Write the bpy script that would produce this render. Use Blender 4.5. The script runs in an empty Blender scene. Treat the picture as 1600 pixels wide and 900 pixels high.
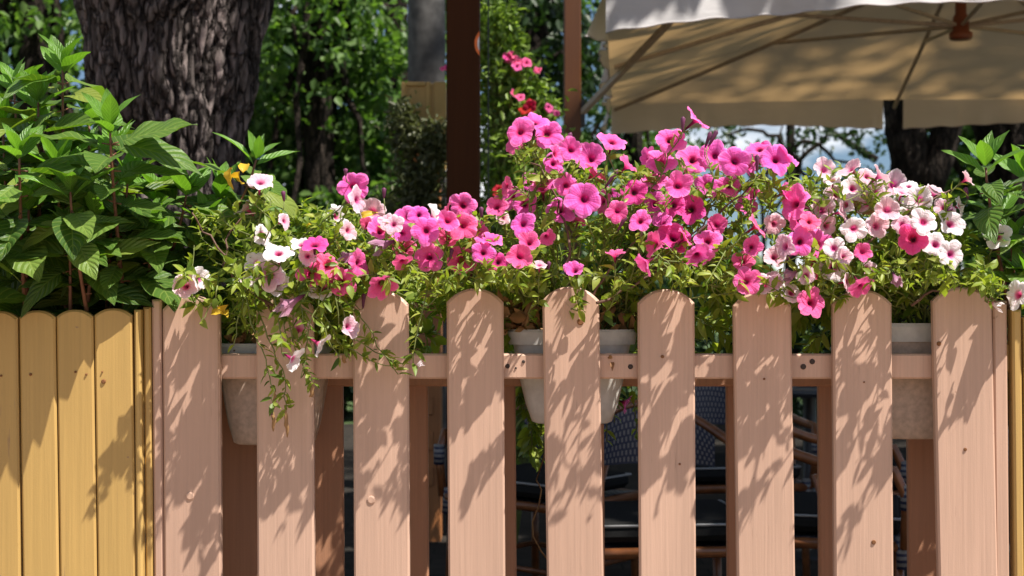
import bpy, math, random
import numpy as np
from mathutils import Vector, Matrix, Quaternion, noise
R = math.radians
C = bpy.context.scene.collection
sc = bpy.context.scene
F = 2222.0            # focal length in photo pixels
HC = 1.15             # camera height

# ------------------------------------------------------------------ camera, sky, sun, exposure
cam = bpy.data.objects.new('camera', bpy.data.cameras.new('camera')); C.objects.link(cam)
cam.location = (0, 0, HC); cam.rotation_euler = (R(90), 0, 0)
cam.data.sensor_width = 36; cam.data.lens = 50; cam.data.clip_start = 0.05; cam.data.clip_end = 2000
cam.data.dof.use_dof = True; cam.data.dof.focus_distance = 2.5; cam.data.dof.aperture_fstop = 7
sc.camera = cam
sc.cycles.use_denoising = True
sc.cycles.max_bounces = 8; sc.cycles.diffuse_bounces = 4; sc.cycles.glossy_bounces = 2
sc.cycles.transmission_bounces = 6; sc.cycles.sample_clamp_indirect = 4
SUN = Vector((0.40, -0.27, 0.86)).normalized()
sun_l = bpy.data.lights.new('sun', 'SUN'); sun_l.energy = 5.0; sun_l.angle = R(0.53); sun_l.color = (1, 0.94, 0.85)
sun_o = bpy.data.objects.new('sun', sun_l); C.objects.link(sun_o)
sun_o.rotation_euler = SUN.to_track_quat('Z', 'Y').to_euler(); sun_o.location = SUN * 20
world = bpy.data.worlds.new('World'); sc.world = world; world.use_nodes = True
wn, wl = world.node_tree.nodes, world.node_tree.links; wn.clear()
sky = wn.new('ShaderNodeTexSky'); sky.sky_type = 'NISHITA'; sky.sun_disc = False
sky.sun_elevation = math.asin(SUN.z); sky.sun_rotation = math.atan2(SUN.x, SUN.y)
sky.air_density = 1.0; sky.dust_density = 0.3; sky.ozone_density = 4.0
tc = wn.new('ShaderNodeTexCoord')
mp = wn.new('ShaderNodeMapping'); mp.inputs['Scale'].default_value = (1, 1, 2.6); mp.inputs['Location'].default_value = (0.2, 3.3, 1.1)
nz = wn.new('ShaderNodeTexNoise'); nz.inputs['Scale'].default_value = 5.5; nz.inputs['Detail'].default_value = 7
nz.inputs['Roughness'].default_value = 0.55
rp = wn.new('ShaderNodeValToRGB'); rp.color_ramp.elements[0].position = 0.50; rp.color_ramp.elements[1].position = 0.64
mx = wn.new('ShaderNodeMix'); mx.data_type = 'RGBA'; mx.inputs[7].default_value = (13, 13.2, 13.6, 1)
bg = wn.new('ShaderNodeBackground'); bg.inputs['Strength'].default_value = 0.053
out = wn.new('ShaderNodeOutputWorld')
lift = wn.new('ShaderNodeVectorMath'); lift.operation = 'ADD'; lift.inputs[1].default_value = (0, 0, 0.04); wl.new(tc.outputs['Generated'], lift.inputs[0]); nrm = wn.new('ShaderNodeVectorMath'); nrm.operation = 'NORMALIZE'; wl.new(lift.outputs[0], nrm.inputs[0]); wl.new(nrm.outputs[0], sky.inputs['Vector'])
wl.new(tc.outputs['Generated'], mp.inputs['Vector']); wl.new(mp.outputs[0], nz.inputs['Vector'])
wl.new(nz.outputs[0], rp.inputs[0]); wl.new(rp.outputs[0], mx.inputs[0])
wl.new(sky.outputs[0], mx.inputs[6]); wl.new(mx.outputs[2], bg.inputs[0]); wl.new(bg.outputs[0], out.inputs[0])
sc.view_settings.view_transform = 'Standard'; sc.view_settings.look = 'None'
sc.view_settings.gamma = 1; sc.view_settings.use_curve_mapping = False
sc.view_settings.exposure = 0.80

def P(px, py, Y):     # a point Y metres away seen at photo pixel px, py
    return Vector(((px - 800) / F * Y, Y, HC - (py - 450) / F * Y))

# ------------------------------------------------------------------ materials
def mat(name):
    m = bpy.data.materials.new(name); m.use_nodes = True
    n, l = m.node_tree.nodes, m.node_tree.links
    return m, n, l, n['Principled BSDF'], n['Material Output']
def ramp(n, stops, interp='LINEAR'):
    r = n.new('ShaderNodeValToRGB'); r.color_ramp.interpolation = interp
    e = r.color_ramp.elements
    e[0].position, e[0].color = stops[0][0], (*stops[0][1], 1)
    e[1].position, e[1].color = stops[-1][0], (*stops[-1][1], 1)
    for p, c in stops[1:-1]:
        x = e.new(p); x.color = (*c, 1)
    return r
def math_n(n, l, op, a, b=None, c=None):
    m = n.new('ShaderNodeMath'); m.operation = op
    for i, v in enumerate((a, b, c)):
        if v is None: continue
        if isinstance(v, (int, float)): m.inputs[i].default_value = v
        else: l.new(v, m.inputs[i])
    return m.outputs[0]
def noise_n(n, l, scale, detail=4, vec=None, rough=0.5):
    t = n.new('ShaderNodeTexNoise'); t.inputs['Scale'].default_value = scale; t.inputs['Detail'].default_value = detail
    t.inputs['Roughness'].default_value = rough
    if vec is not None: l.new(vec, t.inputs['Vector'])
    return t.outputs[0]
def bump_n(n, l, h, strength, dist, normal=None):
    b = n.new('ShaderNodeBump'); b.inputs['Strength'].default_value = strength; b.inputs['Distance'].default_value = dist
    l.new(h, b.inputs['Height'])
    if normal is not None: l.new(normal, b.inputs['Normal'])
    return b.outputs[0]
def mapping(n, l, scale, out_name='Object'):
    t = n.new('ShaderNodeTexCoord'); m = n.new('ShaderNodeMapping'); m.inputs['Scale'].default_value = scale
    l.new(t.outputs[out_name], m.inputs['Vector']); return m.outputs[0]
def mix_c(n, l, fac, a, b, mode='MIX'):
    m = n.new('ShaderNodeMix'); m.data_type = 'RGBA'; m.blend_type = mode
    for i, v in ((0, fac), (6, a), (7, b)):
        if isinstance(v, (int, float)): m.inputs[i].default_value = v
        elif isinstance(v, tuple): m.inputs[i].default_value = (*v, 1)
        else: l.new(v, m.inputs[i])
    return m.outputs[2]

def plain(name, col, rough=0.6, spec=0.3, bump=0, bscale=40, var=0.15):
    m, n, l, b, o = mat(name)
    v = mapping(n, l, (1, 1, 1)); f = noise_n(n, l, bscale, 5, v)
    r = ramp(n, [(0.3, tuple(c * (1 - var) for c in col)), (0.7, tuple(min(1, c * (1 + var)) for c in col))])
    l.new(f, r.inputs[0]); l.new(r.outputs[0], b.inputs['Base Color'])
    b.inputs['Roughness'].default_value = rough; b.inputs['Specular IOR Level'].default_value = spec
    if bump: l.new(bump_n(n, l, f, 0.6, bump), b.inputs['Normal'])
    return m

def painted_wood(name, col, dark=(0.25, 0.15, 0.1), grain=0.0009):
    m, n, l, b, o = mat(name)
    oi = n.new('ShaderNodeObjectInfo')
    t = n.new('ShaderNodeTexCoord')
    add = n.new('ShaderNodeVectorMath'); add.operation = 'ADD'
    l.new(t.outputs['Object'], add.inputs[0])
    cb = n.new('ShaderNodeCombineXYZ'); l.new(math_n(n, l, 'MULTIPLY', oi.outputs['Random'], 37.0), cb.inputs[2])
    l.new(math_n(n, l, 'MULTIPLY', oi.outputs['Random'], 11.0), cb.inputs[0]); l.new(cb.outputs[0], add.inputs[1])
    mpp = n.new('ShaderNodeMapping'); mpp.inputs['Scale'].default_value = (150, 150, 3.2); l.new(add.outputs[0], mpp.inputs['Vector'])
    g = noise_n(n, l, 1.0, 5, mpp.outputs[0], 0.6)
    mp2 = n.new('ShaderNodeMapping'); mp2.inputs['Scale'].default_value = (14, 14, 2.0); l.new(add.outputs[0], mp2.inputs['Vector'])
    big = noise_n(n, l, 1.0, 3, mp2.outputs[0])
    fine = noise_n(n, l, 420, 2, add.outputs[0])
    spots = noise_n(n, l, 55, 2, add.outputs[0])
    r = ramp(n, [(0.3, tuple(c * 0.88 for c in col)), (0.7, tuple(min(1, c * 1.08) for c in col))]); l.new(big, r.inputs[0])
    tone = mix_c(n, l, math_n(n, l, 'MULTIPLY', oi.outputs['Random'], 0.5), r.outputs[0], tuple(c * k for c, k in zip(col, (.86, .82, .80))))
    gr = ramp(n, [(0.38, (0, 0, 0)), (0.68, (1, 1, 1))]); l.new(g, gr.inputs[0])
    c1 = mix_c(n, l, math_n(n, l, 'MULTIPLY', gr.outputs[0], 0.42), tone, tuple(c * 0.68 for c in col))
    mp3 = n.new('ShaderNodeMapping'); mp3.inputs['Scale'].default_value = (260, 260, 14); l.new(add.outputs[0], mp3.inputs['Vector'])
    sk = noise_n(n, l, 1.0, 3, mp3.outputs[0], 0.6); skr = ramp(n, [(0.62, (0, 0, 0)), (0.72, (1, 1, 1))]); l.new(sk, skr.inputs[0])
    patch = ramp(n, [(0.52, (0, 0, 0)), (0.66, (1, 1, 1))]); l.new(noise_n(n, l, 7, 3, add.outputs[0]), patch.inputs[0])
    c1 = mix_c(n, l, math_n(n, l, 'MULTIPLY', math_n(n, l, 'MULTIPLY', skr.outputs[0], patch.outputs[0]), 0.6), c1, dark)
    sm = ramp(n, [(0.745, (0, 0, 0)), (0.78, (1, 1, 1))]); l.new(spots, sm.inputs[0])
    c2 = mix_c(n, l, math_n(n, l, 'MULTIPLY', sm.outputs[0], 0.7), c1, dark)
    l.new(c2, b.inputs['Base Color'])
    nn = bump_n(n, l, g, 0.8, grain); nn = bump_n(n, l, fine, 0.25, 0.0005, nn)
    nn = bump_n(n, l, big, 0.5, 0.003, nn)
    l.new(nn, b.inputs['Normal'])
    b.inputs['Roughness'].default_value = 0.47; b.inputs['Specular IOR Level'].default_value = 0.45
    return m

def leaf_mat(name, cols, trans=0.35, tcol=None, rough=0.45, veins=False, spec=0.4):
    m, n, l, b, o = mat(name)
    g = n.new('ShaderNodeNewGeometry')
    k = len(cols)
    r = ramp(n, [(i / (k - 1), c) for i, c in enumerate(cols)]); l.new(g.outputs['Random Per Island'], r.inputs[0])
    col = r.outputs[0]
    if veins:
        uv = n.new('ShaderNodeTexCoord'); s = n.new('ShaderNodeSeparateXYZ'); l.new(uv.outputs['UV'], s.inputs[0])
        au = math_n(n, l, 'ABSOLUTE', math_n(n, l, 'SUBTRACT', s.outputs[0], 0.5))
        ph = math_n(n, l, 'SUBTRACT', math_n(n, l, 'MULTIPLY', s.outputs[1], 8.0), math_n(n, l, 'MULTIPLY', au, 4.6))
        w = math_n(n, l, 'ABSOLUTE', math_n(n, l, 'SUBTRACT', math_n(n, l, 'FRACT', ph), 0.5))   # 0 at the vein
        vn = math_n(n, l, 'MINIMUM', math_n(n, l, 'MULTIPLY', w, 2.2), math_n(n, l, 'MULTIPLY', au, 9.0))
        vn = math_n(n, l, 'MINIMUM', vn, 1.0)
        light = math_n(n, l, 'SUBTRACT', 1.0, math_n(n, l, 'MULTIPLY', vn, 4.0)); light = math_n(n, l, 'MAXIMUM', light, 0.0)
        col = mix_c(n, l, math_n(n, l, 'MULTIPLY', light, 0.35), col, tuple(min(1, c * 1.6 + 0.03) for c in cols[-1]))
        fine = noise_n(n, l, 14, 4, mapping(n, l, (1, 3, 1), 'UV'))
        h = math_n(n, l, 'ADD', vn, math_n(n, l, 'MULTIPLY', fine, 0.5))
        l.new(bump_n(n, l, h, 0.75, 0.0022), b.inputs['Normal'])
    l.new(col, b.inputs['Base Color'])
    b.inputs['Roughness'].default_value = rough; b.inputs['Specular IOR Level'].default_value = spec
    tr = n.new('ShaderNodeBsdfTranslucent')
    tm = mix_c(n, l, 1.0, col, tcol or (1.6, 1.7, 0.7), 'MULTIPLY')
    l.new(tm, tr.inputs[0])
    ms = n.new('ShaderNodeMixShader'); ms.inputs[0].default_value = trans
    l.new(b.outputs[0], ms.inputs[1]); l.new(tr.outputs[0], ms.inputs[2]); l.new(ms.outputs[0], o.inputs[0])
    return m

def petal_mat(name, throat, inner, body, edge, veincol, vein=0.35, trans=0.35):
    m, n, l, b, o = mat(name)
    uv = n.new('ShaderNodeTexCoord'); s = n.new('ShaderNodeSeparateXYZ'); l.new(uv.outputs['UV'], s.inputs[0])
    u, v = s.outputs[0], s.outputs[1]
    dis = noise_n(n, l, 9, 3, mapping(n, l, (1, 1, 1), 'UV'))
    uu = math_n(n, l, 'ADD', u, math_n(n, l, 'MULTIPLY', math_n(n, l, 'SUBTRACT', dis, 0.5), 0.10))
    r = ramp(n, [(0.0, throat), (0.12, throat), (0.21, inner), (0.40, body), (0.75, body), (1.0, edge)])
    l.new(uu, r.inputs[0])
    ang = math_n(n, l, 'MULTIPLY', v, 5.0)
    w5 = math_n(n, l, 'ABSOLUTE', math_n(n, l, 'SUBTRACT', math_n(n, l, 'FRACT', ang), 0.5))      # 0 at the middle of a lobe
    w25 = math_n(n, l, 'ABSOLUTE', math_n(n, l, 'SUBTRACT', math_n(n, l, 'FRACT', math_n(n, l, 'MULTIPLY', v, 30.0)), 0.5))
    line = math_n(n, l, 'MAXIMUM', math_n(n, l, 'SUBTRACT', 1.0, math_n(n, l, 'MULTIPLY', w5, 14.0)), 0.0)
    line2 = math_n(n, l, 'MAXIMUM', math_n(n, l, 'SUBTRACT', 0.75, math_n(n, l, 'MULTIPLY', w25, 3.0)), 0.0)
    fade = math_n(n, l, 'MAXIMUM', math_n(n, l, 'SUBTRACT', 1.12, math_n(n, l, 'MULTIPLY', u, 1.15)), 0.0)
    vv = math_n(n, l, 'MULTIPLY', math_n(n, l, 'MULTIPLY', math_n(n, l, 'MAXIMUM', line, line2), fade), vein * 2)
    vv = math_n(n, l, 'MINIMUM', vv, 1.0)
    g = n.new('ShaderNodeNewGeometry'); oi = n.new('ShaderNodeObjectInfo')
    col = mix_c(n, l, vv, r.outputs[0], veincol)
    hs = n.new('ShaderNodeHueSaturation'); l.new(col, hs.inputs['Color'])
    l.new(math_n(n, l, 'ADD', math_n(n, l, 'MULTIPLY', oi.outputs['Random'], 0.03), 0.485), hs.inputs['Hue'])
    l.new(math_n(n, l, 'ADD', math_n(n, l, 'MULTIPLY', oi.outputs['Random'], 0.18), 0.98), hs.inputs['Value'])
    col = hs.outputs[0]
    l.new(col, b.inputs['Base Color']); b.inputs['Roughness'].default_value = 0.55; b.inputs['Specular IOR Level'].default_value = 0.25
    b.inputs['Sheen Weight'].default_value = 0.15
    h = math_n(n, l, 'ADD', math_n(n, l, 'MULTIPLY', w25, 0.5), w5)
    h = math_n(n, l, 'ADD', h, math_n(n, l, 'MULTIPLY', dis, 1.2))
    l.new(bump_n(n, l, h, 0.7, 0.0022), b.inputs['Normal'])
    tr = n.new('ShaderNodeBsdfTranslucent'); l.new(col, tr.inputs[0])
    ms = n.new('ShaderNodeMixShader'); ms.inputs[0].default_value = trans
    l.new(b.outputs[0], ms.inputs[1]); l.new(tr.outputs[0], ms.inputs[2]); l.new(ms.outputs[0], o.inputs[0])
    return m

M = {}
M['pink'] = painted_wood('pink_paint', (0.595, 0.392, 0.292))
M['yellow'] = painted_wood('yellow_paint', (0.56, 0.365, 0.12))
M['brown'] = painted_wood('brown_stain', (0.115, 0.040, 0.012), (0.05, 0.02, 0.01))
M['shaded_brown'] = painted_wood('shaded_brown_stain', (0.055, 0.019, 0.006), (0.02, 0.01, 0.006)); M['shaded_brown'].node_tree.nodes['Principled BSDF'].inputs['Specular IOR Level'].default_value = 0.06  # same brown stain, darkened to paint in the thick post's shade
M['orange_wood'] = painted_wood('orange_stain', (0.42, 0.17, 0.06))
M['back_wood'] = painted_wood('back_paint', (0.50, 0.255, 0.15))
M['screw'] = plain('rusty_metal', (0.05, 0.035, 0.03), 0.7, 0.4)
M['stain'] = plain('rust_stain', (0.20, 0.09, 0.04), 0.8, 0.2)
M['planter'] = plain('white_plastic', (0.62, 0.60, 0.56), 0.4, 0.45, 0.0004, 60, 0.10)
M['planter_old'] = plain('aged_plastic', (0.55, 0.42, 0.33), 0.5, 0.35, 0.0005, 90, 0.18)
M['soil'] = plain('soil', (0.045, 0.028, 0.018), 0.95, 0.1, 0.01, 80, 0.5)
M['dry'] = leaf_mat('dry_leaf', [(0.30, 0.15, 0.06), (0.45, 0.27, 0.12), (0.20, 0.09, 0.04)], 0.25, (1.2, 1, .7), 0.7)
M['yleaf'] = leaf_mat('yellow_leaf', [(0.62, 0.38, 0.02), (0.72, 0.50, 0.05)], 0.4, (1.1, 1, .6), 0.5)
M['pet_leaf'] = leaf_mat('petunia_leaf', [(0.07, 0.13, 0.015), (0.21, 0.29, 0.035), (0.33, 0.39, 0.06), (0.15, 0.23, 0.025), (0.40, 0.43, 0.09)], 0.4, (1.5, 1.6, 0.6))
M['pet_stem'] = plain('petunia_stem', (0.17, 0.20, 0.06), 0.6, 0.3, 0, 60, 0.3)
M['stem_dark'] = plain('woody_stem', (0.13, 0.07, 0.05), 0.6, 0.3, 0, 60, 0.3)
M['calyx'] = plain('calyx_green', (0.14, 0.19, 0.05), 0.6, 0.3, 0, 60, 0.3)
M['bud'] = plain('purple_bud', (0.12, 0.03, 0.08), 0.5, 0.3, 0, 60, 0.3)
M['hyd_leaf'] = leaf_mat('broad_leaf', [(0.04, 0.09, 0.015), (0.09, 0.175, 0.03), (0.07, 0.14, 0.022), (0.14, 0.235, 0.045), (0.21, 0.26, 0.045)], 0.30, (1.5, 1.7, 0.4), 0.42, True, 0.35)
M['hyd_young'] = leaf_mat('young_leaf', [(0.12, 0.26, 0.03), (0.17, 0.34, 0.05)], 0.40, (1.3, 1.4, 0.5), 0.38, True, 0.5)
M['hyd_stem'] = plain('red_brown_stem', (0.16, 0.07, 0.04), 0.5, 0.35, 0, 60, 0.3)
M['H'] = petal_mat('hot_pink_petal', (0.10, 0.0, 0.03), (0.62, 0.01, 0.17), (0.96, 0.125, 0.53), (0.97, 0.24, 0.63), (0.60, 0.01, 0.20), 0.22)
M['D'] = petal_mat('deep_pink_petal', (0.03, 0.0, 0.01), (0.40, 0.0, 0.08), (0.88, 0.06, 0.33), (0.90, 0.12, 0.42), (0.45, 0.0, 0.10), 0.25)
M['M'] = petal_mat('rose_pink_petal', (0.22, 0.0, 0.04), (0.70, 0.02, 0.17), (0.95, 0.12, 0.37), (0.96, 0.21, 0.46), (0.60, 0.01, 0.14), 0.3)
M['P'] = petal_mat('pale_pink_petal', (0.45, 0.01, 0.12), (0.78, 0.12, 0.32), (0.86, 0.52, 0.62), (0.90, 0.74, 0.78), (0.72, 0.15, 0.36), 0.32)
M['W'] = petal_mat('white_petal', (0.50, 0.01, 0.17), (0.78, 0.12, 0.34), (0.90, 0.80, 0.83), (0.92, 0.88, 0.90), (0.72, 0.16, 0.38), 0.26)
M['V'] = petal_mat('wilted_petal', (0.15, 0.03, 0.09), (0.30, 0.08, 0.2), (0.50, 0.24, 0.38), (0.55, 0.36, 0.42), (0.2, 0.03, 0.12), 0.4)
M['red'] = petal_mat('red_petal', (0.2, 0, 0), (0.4, 0, 0.01), (0.50, 0.005, 0.02), (0.55, 0.01, 0.03), (0.3, 0, 0), 0.2)
M['bgleaf'] = leaf_mat('tree_leaf', [(0.03, 0.07, 0.018), (0.08, 0.16, 0.035), (0.14, 0.23, 0.06), (0.045, 0.10, 0.024)], 0.42, (1.5, 1.7, 0.6))
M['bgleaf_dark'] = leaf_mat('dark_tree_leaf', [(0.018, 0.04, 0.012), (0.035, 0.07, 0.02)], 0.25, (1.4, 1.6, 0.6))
M['bgleaf_light'] = leaf_mat('pale_tree_leaf', [(0.14, 0.24, 0.04), (0.24, 0.34, 0.07), (0.09, 0.17, 0.03)], 0.4, (1.4, 1.5, 0.6))
M['greyleaf'] = leaf_mat('grey_green_leaf', [(0.07, 0.085, 0.035), (0.12, 0.13, 0.06)], 0.3, (1.4, 1.5, 0.8))

def bark_mat(name, c0, c1, c2, scale=1.0):
    m, n, l, b, o = mat(name)
    v = mapping(n, l, (22 * scale, 22 * scale, 5 * scale)); f = noise_n(n, l, 1, 8, v, 0.65)
    v2 = mapping(n, l, (90 * scale, 90 * scale, 30 * scale)); f2 = noise_n(n, l, 1, 5, v2, 0.6)
    at = n.new('ShaderNodeAttribute'); at.attribute_name = 'furrow'
    r = ramp(n, [(0.3, c0), (0.5, c1), (0.72, c2)]); l.new(f, r.inputs[0])
    c = mix_c(n, l, math_n(n, l, 'MULTIPLY', f2, 0.5), r.outputs[0], c1)
    c = mix_c(n, l, math_n(n, l, 'MULTIPLY', at.outputs['Fac'], 0.75), c, tuple(x * 0.25 for x in c0))
    vm = mapping(n, l, (30 * scale, 30 * scale, 7 * scale)); dv = n.new('ShaderNodeVectorMath'); dv.operation = 'MULTIPLY_ADD'
    nv = n.new('ShaderNodeTexNoise'); nv.inputs['Scale'].default_value = 1.2; nv.inputs['Detail'].default_value = 4; l.new(vm, nv.inputs['Vector'])
    l.new(nv.outputs['Color'], dv.inputs[0]); dv.inputs[1].default_value = (1.1, 1.1, 1.1); l.new(vm, dv.inputs[2])
    vo = n.new('ShaderNodeTexVoronoi'); vo.feature = 'DISTANCE_TO_EDGE'; vo.inputs['Scale'].default_value = 1.0; l.new(dv.outputs[0], vo.inputs['Vector'])
    ck = ramp(n, [(0.0, (0, 0, 0)), (0.05, (.25, .25, .25)), (0.16, (1, 1, 1))]); l.new(vo.outputs['Distance'], ck.inputs[0])
    c = mix_c(n, l, math_n(n, l, 'MULTIPLY', math_n(n, l, 'SUBTRACT', 1.0, ck.outputs[0]), 0.85), c, tuple(x * 0.3 for x in c0))
    l.new(c, b.inputs['Base Color']); b.inputs['Roughness'].default_value = 0.9; b.inputs['Specular IOR Level'].default_value = 0.15
    nn = bump_n(n, l, f, 0.9, 0.02 / scale); nn = bump_n(n, l, ck.outputs[0], 0.9, 0.012 / scale, nn); nn = bump_n(n, l, f2, 0.8, 0.008 / scale, nn); l.new(nn, b.inputs['Normal'])
    return m
M['bark'] = bark_mat('furrowed_bark', (0.02, 0.015, 0.013), (0.16, 0.132, 0.122), (0.50, 0.39, 0.37))
M['bark_dark'] = bark_mat('dark_bark', (0.018, 0.013, 0.010), (0.04, 0.03, 0.024), (0.09, 0.07, 0.055))
M['bark_smooth'] = plain('smooth_grey_bark', (0.085, 0.082, 0.08), 0.75, 0.25, 0.004, 18, 0.35)

def fabric_mat(name, col, tcol, trans):
    m, n, l, b, o = mat(name)
    v = mapping(n, l, (700, 700, 700)); w = noise_n(n, l, 1, 2, v)
    v2 = mapping(n, l, (3, 3, 9)); w2 = noise_n(n, l, 1, 4, v2)
    r = ramp(n, [(0.3, tuple(c * 0.93 for c in col)), (0.7, col)]); l.new(w2, r.inputs[0])
    l.new(r.outputs[0], b.inputs['Base Color']); b.inputs['Roughness'].default_value = 0.8; b.inputs['Specular IOR Level'].default_value = 0.15
    nn = bump_n(n, l, w, 0.3, 0.0006); nn = bump_n(n, l, w2, 0.6, 0.02, nn); l.new(nn, b.inputs['Normal'])
    tr = n.new('ShaderNodeBsdfTranslucent'); tr.inputs[0].default_value = (*tcol, 1)
    ms = n.new('ShaderNodeMixShader'); ms.inputs[0].default_value = trans
    l.new(b.outputs[0], ms.inputs[1]); l.new(tr.outputs[0], ms.inputs[2]); l.new(ms.outputs[0], o.inputs[0])
    return m
M['canopy'] = fabric_mat('canopy_fabric', (0.74, 0.72, 0.73), (0.52, 0.33, 0.14), 0.32)
M['rib'] = plain('rib_metal', (0.40, 0.33, 0.26), 0.45, 0.5)
M['hub'] = plain('hub_wood', (0.22, 0.06, 0.025), 0.4, 0.5)
M['rattan'] = plain('rattan', (0.17, 0.06, 0.02), 0.3, 0.5, 0, 30, 0.3)
M['cushion'] = plain('grey_cushion', (0.018, 0.018, 0.018), 0.95, 0.03, 0.0006, 500, 0.3)
M['piping'] = plain('pale_piping', (0.3, 0.3, 0.3), 0.8, 0.2)
M['white'] = plain('white_glaze', (0.7, 0.72, 0.74), 0.3, 0.5)
M['metal_dark'] = plain('dark_metal', (0.02, 0.02, 0.022), 0.4, 0.5)
M['orange_ink'] = plain('orange_ink', (0.75, 0.16, 0.03), 0.5, 0.3)
M['grey_ink'] = plain('pale_ink', (0.6, 0.6, 0.6), 0.5, 0.3)
def weave(name, stripe=False):
    m, n, l, b, o = mat(name)
    uv = n.new('ShaderNodeTexCoord'); s = n.new('ShaderNodeSeparateXYZ'); l.new(uv.outputs['UV'], s.inputs[0])
    if stripe:
        f = math_n(n, l, 'FRACT', s.outputs[0])
        k = math_n(n, l, 'GREATER_THAN', f, 0.45)
    else:
        row = math_n(n, l, 'FLOOR', s.outputs[1])
        sh = math_n(n, l, 'MULTIPLY', math_n(n, l, 'MODULO', row, 2.0), 0.5)
        a = math_n(n, l, 'GREATER_THAN', math_n(n, l, 'FRACT', math_n(n, l, 'ADD', s.outputs[0], sh)), 0.58)
        c = math_n(n, l, 'GREATER_THAN', math_n(n, l, 'FRACT', s.outputs[1]), 0.3)
        k = math_n(n, l, 'MULTIPLY', a, c)
    l.new(mix_c(n, l, k, (0.012, 0.016, 0.045), (0.17, 0.16, 0.155)), b.inputs['Base Color'])
    b.inputs['Roughness'].default_value = 0.5
    return m
M['weave'] = weave('navy_white_weave'); M['stripe'] = weave('navy_white_binding', True)
def ground_mat(name, c0, c1, sc_=6):
    m, n, l, b, o = mat(name)
    v = mapping(n, l, (1, 1, 1)); f = noise_n(n, l, sc_, 8, v, 0.65)
    r = ramp(n, [(0.35, c0), (0.65, c1)]); l.new(f, r.inputs[0]); l.new(r.outputs[0], b.inputs['Base Color'])
    b.inputs['Roughness'].default_value = 0.9; l.new(bump_n(n, l, f, 0.6, 0.03), b.inputs['Normal']); return m
M['lawn'] = ground_mat('lawn', (0.04, 0.075, 0.02), (0.08, 0.13, 0.035))
M['sand_bounce'] = ground_mat('sandy_bounce_ground', (0.28, 0.19, 0.125), (0.36, 0.25, 0.17), 3)
def paving_mat():
    m, n, l, b, o = mat('paving')
    v = mapping(n, l, (1, 1, 1)); br = n.new('ShaderNodeTexBrick'); l.new(v, br.inputs['Vector'])
    br.inputs['Scale'].default_value = 2.2; br.inputs['Color1'].default_value = (0.028, 0.025, 0.022, 1)
    br.inputs['Color2'].default_value = (0.04, 0.035, 0.03, 1); br.inputs['Mortar'].default_value = (0.02, 0.02, 0.018, 1)
    br.inputs['Mortar Size'].default_value = 0.012
    l.new(br.outputs[0], b.inputs['Base Color']); b.inputs['Roughness'].default_value = 1; b.inputs['Specular IOR Level'].default_value = 0.05; return m
M['paving'] = paving_mat()

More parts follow.
